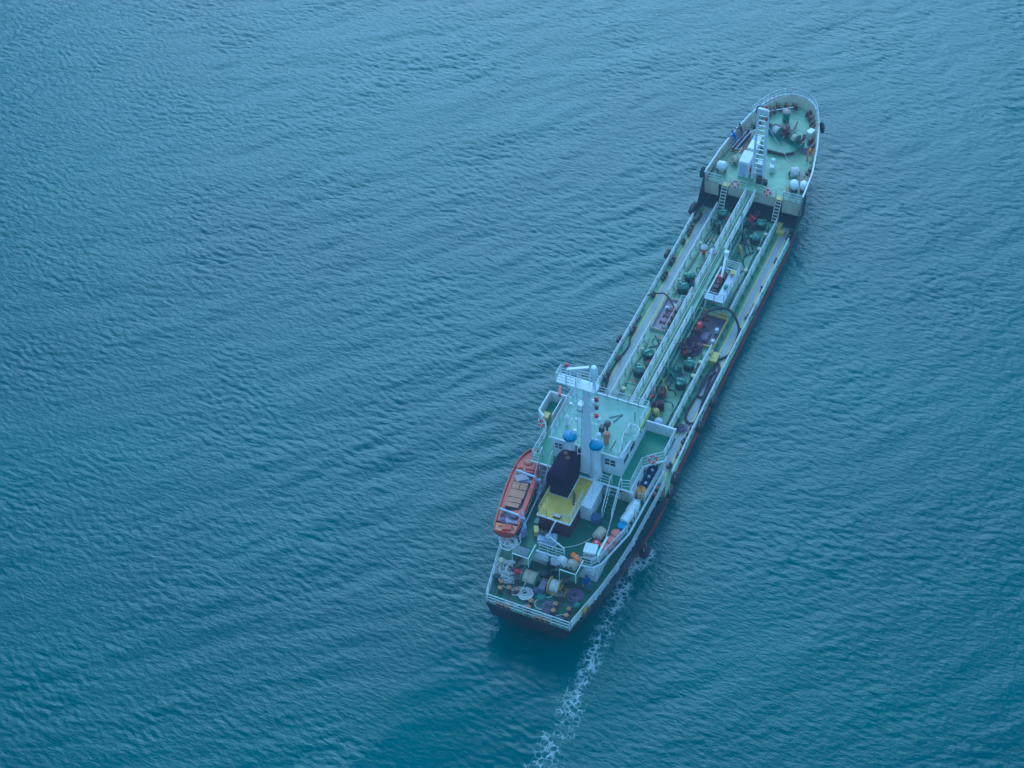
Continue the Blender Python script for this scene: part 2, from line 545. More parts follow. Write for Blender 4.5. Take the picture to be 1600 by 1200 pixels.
    e2 = nd(nt, 'ShaderNodeMath', operation='ADD'); nt.links.new(e1.outputs[0], e2.inputs[0]); nt.links.new(nz.outputs['Fac'], e2.inputs[1])
    e3 = nd(nt, 'ShaderNodeMath', operation='ADD'); nt.links.new(e2.outputs[0], e3.inputs[0]); nt.links.new(fa.outputs['Fac'], e3.inputs[1])
    e4 = nd(nt, 'ShaderNodeMapRange'); e4.inputs['From Min'].default_value = 1.36; e4.inputs['From Max'].default_value = 1.85
    nt.links.new(e3.outputs[0], e4.inputs['Value'])
    fm = nd(nt, 'ShaderNodeMath', operation='MULTIPLY'); fm.inputs[1].default_value = 0.5
    nt.links.new(e4.outputs['Result'], fm.inputs[0])
    fx = nd(nt, 'ShaderNodeMix', data_type='RGBA')
    nt.links.new(fm.outputs[0], fx.inputs[0]); nt.links.new(mx.outputs[2], fx.inputs[6]); fx.inputs[7].default_value = (0.72, 0.76, 0.78, 1)
    nt.links.new(fx.outputs[2], b.inputs['Base Color'])
    rr = nd(nt, 'ShaderNodeMapRange'); rr.inputs['To Min'].default_value = WATER['rough']; rr.inputs['To Max'].default_value = 0.6
    nt.links.new(fm.outputs[0], rr.inputs['Value']); nt.links.new(rr.outputs['Result'], b.inputs['Roughness'])
    # ripples too small for the mesh
    mp = nd(nt, 'ShaderNodeMapping'); mp.inputs['Rotation'].default_value = (0, 0, -(math.atan2(0.446, 0.895) - R(26)))
    nt.links.new(geo.outputs['Position'], mp.inputs['Vector'])
    sc = nd(nt, 'ShaderNodeMapping'); sc.inputs['Scale'].default_value = (1.0, 0.42, 1.0)
    nt.links.new(mp.outputs['Vector'], sc.inputs['Vector'])
    r1 = nd(nt, 'ShaderNodeTexNoise'); r1.inputs['Scale'].default_value = 3.6; r1.inputs['Detail'].default_value = 4; r1.inputs['Roughness'].default_value = 0.6
    nt.links.new(sc.outputs['Vector'], r1.inputs['Vector'])
    bs = nd(nt, 'ShaderNodeMath', operation='MULTIPLY_ADD'); bs.inputs[1].default_value = -0.65 * WATER['bump']; bs.inputs[2].default_value = WATER['bump']
    nt.links.new(ca.outputs['Fac'], bs.inputs[0])
    bp = nd(nt, 'ShaderNodeBump'); bp.inputs['Distance'].default_value = 0.11
    nt.links.new(bs.outputs[0], bp.inputs['Strength']); nt.links.new(r1.outputs['Fac'], bp.inputs['Height'])
    nt.links.new(bp.outputs['Normal'], b.inputs['Normal'])
    me.materials.append(m)
    return o


WATER = dict(rough=0.06, a=(0.003, 0.055, 0.062), b=(0.005, 0.075, 0.075), bump=0.85)
sea()


def haze():
    b = MB().span((-4100, -4100, -1.6), (4100, 4100, 128))
    m = bpy.data.materials.new('haze_air'); m.use_nodes = True
    nt = m.node_tree
    nt.nodes.remove(nt.nodes['Principled BSDF'])
    v = nd(nt, 'ShaderNodeVolumePrincipled')
    v.inputs['Color'].default_value = (0.70, 0.80, 1.0, 1)
    v.inputs['Density'].default_value = HAZE
    v.inputs['Anisotropy'].default_value = 0.2
    nt.links.new(v.outputs['Volume'], nt.nodes['Material Output'].inputs['Volume'])
    o = b.build('haze', m)
    o['kind'] = 'stuff'


HAZE = 0.0005
haze()

# ------------------------------------------------------------------ the ship
MD, TD, PD, BD, BR_, RF, FD = 1.4, 1.95, 3.0, 5.1, 7.2, 9.6, 4.1
ship = thing('tanker_ship', (0, 0, 0), 'long green-decked tanker ship with white bridge house aft, under way', 'ship')

HBX = [-0.25, 2, 5, 9, 14, 16.6, 19, 24, 30, 46, 50, 53.4, 57.3, 61.3, 63.9, 65.3, 66.6, 67.5, 68.05, 68.3, 68.4]
HBY = [3.62, 4.10, 4.72, 5.10, 5.22, 5.22, 5.0, 4.92, 4.9, 4.9, 4.92, 5.0, 4.76, 4.12, 3.52, 3.08, 2.5, 1.9, 1.2, 0.65, 0.03]


def hb(x):
    return float(np.interp(x, HBX, HBY))


def yc(x):      # the bow lies a touch to port of the measured centre line
    t = max(0.0, min(1.0, (x - 55) / 11))
    return 0.28 * t * t * (3 - 2 * t)


def wlb(x):     # half breadth at the waterline: finer at the bow, tucked in at the stern
    if x < 14:
        return hb(x) * (0.55 + 0.45 * max(0, (x + 0.25) / 14.25) ** 0.6)
    if x > 50:
        t = (x - 50) / 17.2
        return max(0.0, 4.9 * (1 - t ** 1.9)) if t < 1 else 0.0
    return hb(x)


def sheer(x):
    if x < 16.6: return PD
    if x < 50.6: return MD
    if x < 53.4: return MD + (x - 50.6) / 2.8 * 3.6
    return 5.08


def hull():
    xs = [-0.25, 0.8, 2, 3.5, 5, 7, 9, 11.5, 14, 16.6, 16.62, 19, 22, 24, 28, 32, 36, 40, 44, 47, 50.6, 51.5, 52.5, 53.4, 55, 57.3, 59.3, 61.3, 62.8, 63.9, 65.3, 66.0, 66.6, 67.1, 67.5, 67.8, 68.1, 68.2, 68.3, 68.36, 68.4]
    lev = 12
    b = MB()
    for sg in (1, -1):
        vs = []
        for x in xs:
            zt = sheer(x); top, bot = hb(x), wlb(x)
            for l in range(lev):
                t = l / (lev - 1)
                z = zt + (-1.2 - zt) * t
                wz = min(1.0, max(0.0, z / zt))
                if x > 50:
                    y = bot + (top - bot) * wz ** 1.1
                elif x < 14:
                    y = bot + (top - bot) * (wz ** 0.55)
                else:
                    y = top
                xx = x
                if x < 4:      # raked transom
                    back = max(0.0, 0.42 - wz) / 0.42 * 2.6 + (1 - wz) * 0.25
                    xx = x + back * (1 - (x + 0.25) / 4.25)
                if x > 64:     # raked stem
                    xx = x - (1 - wz) * 2.0 * ((x - 64) / 4.4)
                vs.append((xx, sg * y + yc(x), z))
        fs = []
        mi = []
        for i in range(len(xs) - 1):
            for l in range(lev - 1):
                fs.append((i * lev + l, (i + 1) * lev + l, (i + 1) * lev + l + 1, i * lev + l + 1))
                zc = (vs[i * lev + l][2] + vs[(i + 1) * lev + l + 1][2]) / 2
                mi.append(1 if zc < (1.0 if 16 < vs[i * lev][0] < 52 else 0.7) else 0)
        o = len(b.v)
        b.v += vs; b.f += [[q + o for q in f] for f in fs]; b.mi += mi
    # transom
    n = len(xs) * lev
    for l in range(lev - 1):
        b.f.append([l, l + 1, n + l + 1, n + l]); b.mi.append(0)
    return b.build('hull', [HULL, BOOT], ship, smooth=True)


hull()


def deck_strip(name, x0, x1, z, mat, inset=0.04, step=1.0, parent=ship, th=0.0):
    k = max(2, int((x1 - x0) / step) + 1)
    b = MB(); vs = []
    for i in range(k):
        x = x0 + (x1 - x0) * i / (k - 1)
        y = max(0.02, hb(x) - inset)
        vs += [(x, y + yc(x), z), (x, -y + yc(x), z)]
    b.add(vs, [(2 * i, 2 * i + 1, 2 * i + 3, 2 * i + 2) for i in range(k - 1)])
    return b.build(name, mat, parent)


deck_strip('main_deck', 16.0, 55.2, MD, DECK)
deck_strip('poop_deck', -0.2, 16.58, PD, DARKDECK)
fdk = deck_strip('forecastle_deck', 53.4, 68.0, FD, TRUNK, 0.20, 0.4)
# break of the poop
MB().span((16.5, -5.15, MD), (16.58, 5.15, PD - 0.004)).build('poop_front', CREAM, ship)
MB().add([(52.75, -4.85, MD + 0.003), (55.08, -4.8, MD + 0.003), (55.08, 4.8, MD + 0.003), (52.75, 4.85, MD + 0.003)], [(0, 1, 2, 3)]).build('break_shade', BREAKSHADE, ship)  # overhang shade painted as a dark sheet over the main deck
# sheer strake edge: green plate lip outside the rails of the main deck
for sg in (1, -1):
    b = MB()
    pts = [(x, sg * (hb(x) - 0.02), MD + 0.05) for x in np.linspace(16.8, 50.4, 24)]
    b.tube(pts, 0.06, 5)
    b.build('deck_lip', DECK, ship)

# yellow lines and grey walking strip on the side decks
for sg in (1, -1):
    b = MB()
    def strip(y0, y1, x0, x1, z):
        return MB().add([(x0, sg * y0, z), (x1, sg * y0, z), (x1, sg * y1, z), (x0, sg * y1, z)], [(0, 1, 2, 3)])
    strip(3.68, 4.26, 18.6, 52.6, MD + 0.004).build('walkway_strip', WALK, ship)
    strip(3.55, 3.68, 18.6, 52.6, MD + 0.004).build('yellow_line', YELLOW, ship)
    strip(4.26, 4.40, 18.6, 52.6, MD + 0.004).build('yellow_line', YELLOW, ship)

# trunk deck
MB().span((18.4, -3.14, MD), (52.2, 3.14, TD)).build('trunk_deck', TRUNK, ship)
b = MB()
for sg in (1, -1):
    for i in range(24):
        x = 19.5 + i * 1.4
        b.box((x, sg * 3.22, MD + 0.24), (0.06, 0.16, 0.46))
b.build('trunk_bracket', TRUNK, ship, split=True)

# ---- railings
POSTS = {}


def post_mesh(h, r, mat):
    k = (round(h, 2), r, mat.name)
    if k not in POSTS:
        o = MB().tube([(0, 0, 0), (0, 0, h)], r, 5).build('post', mat)
        POSTS[k] = o.data
        bpy.data.objects.remove(o)
    return POSTS[k]


def railing(pts, h=1.0, bars=3, spacing=1.6, mat=RAILW, r=0.034, parent=ship, posts=True, name='railing', low=0.3):
    pts = [Vector(p) for p in pts]
    b = MB()
    for k in range(bars):
        z = h - (h - low) * k / max(1, bars - 1) if bars > 1 else h
        b.tube([p + Vector((0, 0, z)) for p in pts], r if k == 0 else r * 0.8, 5)
    o = b.build(name, mat, parent)
    if posts:
        me = post_mesh(h, r * 1.1, mat)
        carry = 0.0
        link('post', me, o, pts[0])
        for a, c in zip(pts[:-1], pts[1:]):
            L = (c - a).length
            n = max(1, round(L / spacing))
            for i in range(1, n + 1):
                link('post', me, o, a + (c - a) * i / n)
    return o


for sg in (1, -1):
    railing([(x, sg * (hb(x) - 0.08), MD) for x in (18.6, 24, 30, 37, 44, 50.2)], 1.05, 2, 1.65, r=0.062, low=0.7)
railing([(19.0, -3.06, TD), (33.6, -3.06, TD)], 0.95, 3, 1.5, r=0.06, low=0.5)
railing([(38.5, -3.06, TD), (52.0, -3.06, TD)], 0.95, 3, 1.5, r=0.06, low=0.5)
railing([(19.0, 3.06, TD), (34.1, 3.06, TD)], 0.95, 3, 1.5, r=0.06, low=0.5)
railing([(38.7, 3.06, TD), (52.1, 3.06, TD)], 0.95, 3, 1.5, r=0.06, low=0.5)

# ---- catwalk
CZ = 3.65
cat = MB().span((18.3, -0.34, CZ - 0.08), (53.4, 0.62, CZ)).build('catwalk', TRUNK, ship)
b = MB()
for x in np.arange(20, 53, 3.3):
    for y in (-0.3, 0.58):
        b.tube([(x, y, TD), (x, y, CZ - 0.08)], 0.06, 6)
    b.tube([(x, -0.3, TD + 0.1), (x, 0.58, CZ - 0.15)], 0.03, 5)
b.build('trestle', WHITE, cat, split=True)
for y, mat in ((0.05, LIDG), (0.28, CREAM)):
    b = MB(); b.tube([(18.4, y, CZ + 0.07), (53.2, y, CZ + 0.07)], 0.06, 6); b.build('catwalk_pipe', mat, cat)
for seg in ((18.4, 38.2), (39.0, 43.6), (44.2, 53.2)):
    railing([(seg[0], 0.58, CZ), (seg[1], 0.58, CZ)], 1.02, 3, 1.5, parent=ship, r=0.055)
for seg in ((18.4, 35.8), (44.4, 49.0), (49.6, 53.3)):
    railing([(seg[0], -0.31, CZ), (seg[1], -0.31, CZ)], 1.02, 3, 1.5, parent=ship, r=0.055)
# cargo pipes on the trunk under and beside the catwalk
for y, r, mat in ((-0.55, 0.11, TRUNK), (-0.15, 0.13, LIDG), (0.25, 0.13, LIDG), (0.9, 0.10, TRUNK), (1.15, 0.07, CREAM)):
    b = MB(); b.tube([(19.5, y, TD + 0.28), (51.5, y, TD + 0.28)], r, 8)
    for x in np.arange(21, 51, 4.7):
        b.lathe([(r + 0.06, -0.05), (r + 0.06, 0.05)], (x, y, TD + 0.28), 10, axis='X')
        b.box((x + 0.4, y, TD + 0.12), (0.12, 0.22, 0.24))
    b.build('cargo_pipe', mat, ship, smooth=True)

# ---- tank hatches: dark drum, green lid with handwheel
hatch0 = None


def tank_hatch(x, y):
    global hatch0
    if hatch0 is None:
        body = MB().lathe([(0.50, 0), (0.50, 0.08), (0.44, 0.10), (0.44, 0.55), (0.52, 0.58), (0.52, 0.66)], n=16)
        for k in range(8):
            a = k * math.pi / 4
            body.box((0.5 * math.cos(a), 0.5 * math.sin(a), 0.56), (0.1, 0.07, 0.22), a)
        ob = body.build('tank_hatch', DARKG, ship, smooth=True)
        lid = MB().lathe([(0.42, 0.67), (0.40, 0.76), (0.26, 0.84), (0.08, 0.86)], n=16)
        lid.box((0.0, 0, 0.93), (0.14, 0.8, 0.06)); lid.box((0.46, 0, 0.8), (0.2, 0.3, 0.16))
        lid.torus((-0.1, 0.28, 1.0), 0.16, 0.025, n=12, m=5)
        lid.tube([(-0.1, 0.28, 0.8), (-0.1, 0.28, 1.0)], 0.025, 5)
        lid.build('hatch_lid', LIDG, ob, smooth=True)
        hatch0 = ob
        ob.location = (x, y, TD)
        ob.rotation_euler.z = 0.3
        return ob
    return dup(hatch0, (x, y, TD), random.uniform(0, 6))


for p in ((51.2, 2.15), (41.7, 2.0), (40.0, 2.06), (30.75, 1.9), (28.5, 1.95), (51.2, -1.77), (49.0, -1.9), (30.9, -1.93), (28.5, -2.02)):
    tank_hatch(*p)

# small deck fittings on the trunk: sounding pipes, vents, ullage boxes
b0 = MB().lathe([(0.12, 0), (0.10, 0.35), (0.2, 0.38), (0.2, 0.5), (0.05, 0.55)], n=10).build('air_vent', CREAM, ship, smooth=True)
b0.location = (50.0, -2.6, TD)
for p in ((47.8, -2.7), (41.0, 2.8), (38.9, 1.1), (31.6, -2.75), (29.8, -2.7), (31.2, 2.7), (26.0, 2.4), (44.5, -2.5), (22.4, 1.9), (46.5, 2.7)):
    dup(b0, (*p, TD))

# deck machines between the hatches
def pump_unit(x, y, rz, mat=DARKG):
    b = MB()
    b.box((0, 0, 0.12), (1.1, 0.7, 0.24)); b.lathe([(0.22, -0.4), (0.28, -0.2), (0.28, 0.3), (0.18, 0.42)], (0.1, 0, 0.5), 12, axis='X')
    b.box((-0.4, 0, 0.55), (0.3, 0.4, 0.6)); b.tube([(0.1, 0, 0.6), (0.1, 0, 0.95), (0.1, 0.5, 0.95), (0.1, 0.5, 0.1)], 0.07, 7)
    b.torus((-0.4, 0, 0.98), 0.22, 0.03, n=12, m=5)
    return b.build('deck_pump', mat, ship, smooth=True, loc=(x, y, TD), rz=rz)


pump_unit(49.6, 2.25, 0.4); pump_unit(50.6, -0.85, 1.2); pump_unit(32.4, -1.2, 0.7, MAROON); pump_unit(29.9, -1.0, 2.2, MACH)
pump_unit(26.9, -0.9, 0.2, RUSTY); pump_unit(25.3, -1.1, 1.9, MAROON); pump_unit(52.3, -1.0, 0.1, MAROON)


def hose_davit(x, y, rz, length, mat):
    b = MB()
    b.lathe([(0.2, 0), (0.2, 0.08), (0.1, 0.1), (0.1, 1.3), (0.14, 1.35)], n=10)
    b.tube([(0, 0, 1.3), (length, 0, 0.35)], 0.07, 6); b.tube([(0, 0, 1.3), (length, 0.45, 0.35)], 0.05, 6)
    for t in (0.35, 0.65, 0.95):
        b.tube([(length * t, 0, 1.3 - 0.95 * t), (length * t, 0.45 * t, 1.3 - 0.95 * t)], 0.03, 5)
    b.tube([(0, 0, 0.7), (length * 0.4, 0.1, 0.92)], 0.04, 5)
    return b.build('hose_davit', mat, ship, smooth=True, loc=(x, y, TD), rz=rz)


hose_davit(48.7, 0.0 - 0.75, R(206), 2.5, DARKG); hose_davit(48.9, 1.7, R(165), 2.4, DARKG)
hose_davit(29.0, -0.5, R(250), 1.9, MACH); hose_davit(33.4, 1.2, R(185), 1.6, DARKG)
# yellow deck steps and frames
for p, s in (((52.3, -3.28, MD + 0.42), (0.9, 0.5, 0.08)), ((51.6, -3.6, MD + 0.2), (0.55, 0.8, 0.4)), ((33.2, -3.5, MD + 0.25), (1.2, 0.7, 0.5)), ((33.5, -3.0, TD + 0.1), (0.5, 0.4, 0.2))):
    MB().box(p, s).build('yellow_step', YELLOW, ship)
b = MB()
for (x, y) in ((47.3, -0.8), (47.0, -1.0), (28.2, -0.3), (27.4, -0.9), (24.6, -1.2)):
    b.tube([(x, y, TD), (x, y, TD + 0.8), (x - 0.35, y - 0.35, TD + 0.9), (x - 0.6, y - 0.5, TD + 0.1)], 0.06, 6)
b.build('yellow_pipe', YELLOW, ship, smooth=True, split=True)
b = MB()
b.tube([(52.0, -0.4, TD + 0.5), (51.6, -0.7, TD + 0.7), (51.5, -1.1, TD + 0.6)], 0.14, 8)
b.lathe([(0.3, 0), (0.3, 0.3), (0.15, 0.5), (0.1, 0.7)], (51.6, -0.55, TD), 12)
b.build('red_valve', RED, ship, smooth=True)
b = MB()
b.box((26.8, -0.1, TD + 0.25), (0.3, 0.25, 0.5)); b.box((26.2, -0.2, TD + 0.2), (0.4, 0.3, 0.4))
b.build('red_locker', RED, ship, split=True)
MB().lathe([(0.42, 0), (0.42, 0.4), (0.35, 0.6), (0.15, 0.72), (0.02, 0.74)], (23.5, -1.85, TD), 16).build('tank_dome', PALEBL, ship, smooth=True)
b = MB(); b.lathe([(0.14, 0), (0.14, 0.5), (0.3, 0.55), (0.22, 0.8), (0.04, 0.85)], (24.4, -1.3, TD), 12); b.box((24.9, -0.9, TD + 0.2), (0.5, 0.25, 0.4))
b.build('yellow_valve', YELLOW, ship, smooth=True)

def deck_line(x, y, dy, mat, r=0.07):
    # a transverse branch with a flanged valve and handwheel
    b = MB(); y2 = y + dy
    b.tube([(x, y, TD + 0.28), (x, y + dy * 0.15, TD + 0.45), (x, y2 - dy * 0.1, TD + 0.45), (x, y2, TD)], r, 7)
    for t in (0.4, 0.6):
        b.lathe([(r + 0.06, -0.03), (r + 0.06, 0.03)], (x, y + dy * t, TD + 0.45), 10, axis='Y')
    b.tube([(x, y + dy * 0.5, TD + 0.45), (x, y + dy * 0.5, TD + 0.85)], 0.03, 5)
    o = b.build('branch_pipe', mat, ship, smooth=True)
    MB().torus((x, y + dy * 0.5, TD + 0.85), 0.15, 0.028, n=12, m=5).build('handwheel', random.choice((RED, RUSTY, DARKG)), o, smooth=True)


for x, y, dy, m_ in ((50.4, 1.0, 0.9, MACH), (47.0, 1.1, 1.3, TRUNK), (43.2, 1.1, 0.8, LIDG), (40.9, 1.1, 0.6, MACH), (32.8, 1.1, 1.2, LIDG), (29.6, 1.1, 0.6, MACH), (26.8, 1.1, 1.5, TRUNK), (23.0, 1.1, 1.1, LIDG),
                     (49.9, -0.6, -1.0, MACH), (47.9, -0.6, -1.5, DARKG), (46.0, -0.6, -1.2, LIDG), (38.9, -0.6, -1.6, MACH), (31.9, -0.6, -1.1, RUSTY), (29.4, -0.6, -0.9, MACH), (27.4, -0.6, -1.4, DARKG), (26.0, -0.6, -1.7, MACH), (23.8, -0.6, -0.7, LIDG), (21.0, -0.6, -1.2, MACH)):
    deck_line(x, y, dy, m_)
for y, r_, m_ in ((2.62, 0.06, TRUNK), (2.78, 0.045, CREAM), (-2.55, 0.06, DARKG), (-2.75, 0.05, TRUNK), (1.5, 0.05, RUSTY), (-1.1, 0.06, MACH)):
    b = MB(); pts = [(x, y + 0.05 * math.sin(x * 1.7 + y), TD + 0.16) for x in np.arange(19.6, 33.4, 1.1)]
    b.tube(pts, r_, 6)
    for x in np.arange(20.5, 33, 2.3):
        b.box((x, y, TD + 0.08), (0.1, 0.2, 0.16))
    b.build('deck_pipe', m_, ship, smooth=True)
    b = MB(); pts = [(x, y + 0.05 * math.sin(x * 1.3 + y), TD + 0.16) for x in np.arange(39.2, 51.6, 1.1)]
    b.tube(pts, r_, 6)
    for x in np.arange(40, 51, 2.3):
        b.box((x, y, TD + 0.08), (0.1, 0.2, 0.16))
    b.build('deck_pipe', m_, ship, smooth=True)
# gate boxes and dark fittings along the side decks
fit = None
for x, y in ((48.2, 4.5), (46.9, 4.55), (42.0, 4.55), (41.4, 4.5), (38.9, 4.55), (30.0, 4.5), (26.0, 4.5), (22.6, 4.5), (20.2, 4.4), (47.6, -4.5), (43.4, -4.5), (39.4, -4.5), (37.4, -4.5), (22.9, -4.45), (19.8, -4.3), (20.6, -3.4), (24.0, -3.4)):
    if fit is None:
        fit = MB().box((0, 0, 0.18), (0.5, 0.26, 0.36)).lathe([(0.1, 0.36), (0.12, 0.5), (0.03, 0.55)], (0.1, 0, 0), 8).build('deck_fitting', STEEL, ship, smooth=True, loc=(x, y, MD), rz=0.2)
    else:
        dup(fit, (x, y, MD), random.uniform(-0.5, 0.5))

# mushroom vents with red skirts
rv = MB().lathe([(0.16, 0), (0.16, 0.6), (0.36, 0.62), (0.36, 0.82)], n=14).build('mushroom_vent', RED, ship, smooth=True)
MB().lathe([(0.36, 0.83), (0.30, 0.98), (0.1, 1.12), (0.05, 1.3)], n=14).build('vent_cap', WHITE, rv, smooth=True)
rv.location = (45.6, 2.05, TD)
dup(rv, (44.4, 0.78, CZ - 0.75))

# ---- manifold trays
def tray(x0, x1, y0, y1, mat, edge):
    o = MB().span((x0, y0, TD), (x1, y1, TD + 0.05)).build('drip_tray', mat, ship)
    b = MB(); h = 0.28; t = 0.06
    b.span((x0 - t, y0 - t, TD), (x0, y1 + t, TD + h)); b.span((x1, y0 - t, TD), (x1 + t, y1 + t, TD + h))
    b.span((x0, y0 - t, TD), (x1, y0, TD + h)); b.span((x0, y1, TD), (x1, y1 + t, TD + h))
    b.build('tray_coaming', edge, o)
    return o


tp = tray(34.3, 38.5, 1.75, 3.02, paint('tray_mauve', (0.26, 0.20, 0.28), 0.6, 0.2, RUST, 0.5, 3.0), CREAM)
ts = tray(34.0, 37.9, -3.06, -0.5, paint('tray_dark', (0.05, 0.03, 0.06), 0.5, 0.25, RUST, 0.4, 3.0), YELLOW)


def manifold(parent, x0, n, y_in, y_out, mat, vm):
    for i in range(n):
        x = x0 + i * 0.85
        b = MB()
        s = 1 if y_out > y_in else -1
        b.tube([(x, y_in, TD + 0.28), (x, y_in + s * 0.3, TD + 0.6), (x, y_out, TD + 0.6)], 0.11, 8)
        b.lathe([(0.2, -0.04), (0.2, 0.04)], (x, y_out, TD + 0.6), 12, axis='Y')
        b.lathe([(0.18, -0.16), (0.22, 0), (0.18, 0.16)], (x, (y_in + y_out) / 2, TD + 0.6), 12, axis='Y')
        b.tube([(x, (y_in + y_out) / 2, TD + 0.6), (x, (y_in + y_out) / 2, TD + 1.0)], 0.03, 5)
        b.build('manifold_pipe', mat, parent, smooth=True)
        MB().torus((x, (y_in + y_out) / 2, TD + 1.0), 0.17, 0.03, n=14, m=5).build('handwheel', vm, parent, smooth=True)


manifold(tp, 34.9, 3, 0.95, 2.35, RUSTY, RED)
manifold(ts, 35.0, 3, -0.6, -1.6, MAROON, RED)
b = MB(); b.lathe([(0.26, 0), (0.28, 0.2), (0.2, 0.42), (0.04, 0.46)], (35.5, -1.2, TD + 0.75), 14); b.build('red_valve_cover', RED, ts, smooth=True)
b = MB()
b.box((36.0, -2.7, TD + 0.32), (0.34, 0.3, 0.5)); b.box((34.5, -2.85, TD + 0.32), (0.34, 0.3, 0.5))
b.build('terminal_box', PALEBL, ts, split=True)
b = MB(); b.box((35.1, -1.9, TD + 0.14), (1.2, 0.8, 0.14)); b.tube([(34.6, -2.2, TD + .25), (35.7, -2.2, TD + .25), (35.7, -1.5, TD + .25), (34.6, -1.5, TD + .25)], 0.04, 5, closed=True)
b.build('tray_cover', paint('cover_violet', (0.09, 0.07, 0.12), 0.5, 0.2), ts)
MB().lathe([(0.2, 0), (0.22, 0.55), (0.1, 0.62)], (36.9, 2.45, TD + 0.05), 12).build('spill_bucket', PALEBL, tp, smooth=True)
b = MB(); b.box((37.4, 2.0, TD + 0.3), (0.5, 0.35, 0.5)); b.box((34.7, 1.95, TD + 0.25), (0.3, 0.3, 0.45)); b.build('tan_box', CREAM, tp, split=True)
railing([(34.2, 1.62, TD), (38.5, 1.62, TD)], 1.0, 3, 1.0, parent=ship)
railing([(38.5, 1.62, TD), (38.5, 0.7, TD)], 1.0, 3, 1.0, parent=ship)
railing([(34.1, 3.1, TD), (38.7, 3.1, TD)], 0.6, 2, 1.1, mat=CREAM, parent=ship)
b = MB(); b.span((38.25, -2.9, TD), (38.35, -1.9, TD + 0.35)); b.span((38.2, -0.9, TD), (38.3, 0.0, TD + 0.35)); b.span((33.75, -2.2, TD), (33.85, -1.2, TD + 0.3)); b.build('yellow_kerb', YELLOW, ship, split=True)
b = MB(); b.span((33.0, -0.62, TD), (33.9, -0.5, TD + 0.5)); b.build('yellow_kerb', YELLOW, ship, split=True)

# ---- hose platform with crane post, abreast the catwalk
PZ = 3.4
pf = MB().span((38.5, -2.4, PZ - 0.1), (43.1, -1.55, PZ)).span((38.5, -1.55, PZ - 0.1), (39.3, -0.5, PZ)).build('hose_platform', PALEBL, ship)
b = MB()
for x in (38.6, 40.8, 43.0):
    for y in (-2.33, -0.6):
        b.tube([(x, y, TD), (x, y, PZ)], 0.06, 6)
b.span((38.5, -0.62, PZ - 0.1), (43.1, -0.5, PZ + 0.02)); b.span((42.98, -1.55, PZ - 0.1), (43.1, -0.62, PZ + 0.02))
b.build('platform_leg', WHITE, pf, split=True)
railing([(38.5, -0.5, PZ), (38.5, -2.4, PZ), (43.1, -2.4, PZ), (43.1, -1.0, PZ)], 1.0, 4, 0.95, parent=ship, r=0.045)
b = MB(); b.lathe([(0.3, 0), (0.3, 0.1), (0.2, 0.15), (0.17, 2.1), (0.24, 2.15), (0.24, 2.6), (0.1, 2.65)], (44.0, -0.7, TD), 14)
b.tube([(44.0, -0.7, TD + 2.35), (41.4, -1.15, TD + 1.75)], 0.16, 8, r2=0.1)
b.build('crane', WHITE, ship, smooth=True)
b = MB(); b.box((42.2, -1.05, TD + 0.9), (0.9, 0.5, 0.9)); b.lathe([(0.28, -0.3), (0.28, 0.3)], (41.1, -1.0, TD + 1.3), 12, axis='X'); b.tube([(41.6, -1.0, TD + 1.4), (40.4, -0.95, TD + 1.1), (39.8, -1.0, TD + 0.4)], 0.1, 7)
b.build('hydraulic_unit', RUSTY, ship, smooth=True)
b = MB(); b.box((40.4, -1.0, TD + 1.2), (0.5, 0.45, 0.6)); b.lathe([(0.2, -0.25), (0.26, 0), (0.2, 0.25)], (39.9, -1.0, TD + 1.2), 12, axis='Y'); b.build('hose_winch', MAROON, ship, smooth=True)
b = MB(); b.lathe([(0.22, 0), (0.22, 0.35), (0.1, 0.45)], (41.5, -0.95, TD + 1.4), 12); b.build('red_pot', RED, ship, smooth=True)
MB().box((42.4, -1.95, PZ + 0.2), (0.5, 0.45, 0.35), 0.4).build('yellow_box', YELLOW, pf)
MB().lathe([(0.24, 0), (0.24, 0.3), (0.1, 0.36)], (40.5, -1.95, PZ + 0.003), 12).build('green_tub', LIDG, pf, smooth=True)

# ---- break of the forecastle
b = MB()
b.span((53.4, 3.45, 2.6), (53.47, 4.95, FD)); b.span((53.4, -4.95, 2.6), (53.47, -3.05, FD))
b.build('break_panel', CREAM, ship, split=True)
MB().span((53.4, -2.3, 3.05), (53.47, 2.45, FD)).build('break_apron', CREAM, ship)
MB().span((55.1, -4.9, MD), (55.18, 4.9, FD - 0.1)).build('break_bulkhead', paint('bulkhead_grey', (0.10, 0.13, 0.14), 0.6, 0.2, RUST, 0.4, 2.0), ship)
for y in (2.78, -2.68):
    lad = MB()
    for s in (-0.27, 0.27):
        lad.tube([(53.3, y + s, FD + 0.9), (53.3, y + s, FD), (52.4, y + s, TD)], 0.035, 5)
    o = lad.build('break_ladder', WHITE, ship)
    tread = None
    for k in range(7):
        t = (k + 0.5) / 7
        if tread is None:
            tread = MB().box((0, 0, 0), (0.2, 0.5, 0.035)).build('tread', CREAM, o); me = tread.data
            tread.location = (53.3 - 0.9 * t, y, FD - (FD - TD) * t)
        else:
            link('tread', me, o, (53.3 - 0.9 * t, y, FD - (FD - TD) * t))
    MB().box((53.55, y, FD + 0.03), (0.6, 0.7, 0.05)).build('yellow_landing', YELLOW, ship)
railing([(53.5, 4.85, FD), (53.5, 3.2, FD)], 1.0, 3, 0.8)
railing([(53.5, 2.35, FD), (53.5, 0.7, FD)], 1.0, 3, 0.8, mat=CREAM)
railing([(53.5, -0.45, FD), (53.5, -2.3, FD)], 1.0, 3, 0.9, mat=CREAM)
railing([(53.5, -3.1, FD), (53.5, -4.95, FD)], 1.0, 3, 0.6, r=0.045)
railing([(53.5, -3.05, FD), (55.4, -3.05, FD)], 0.9, 2, 0.9, mat=YELLOW)

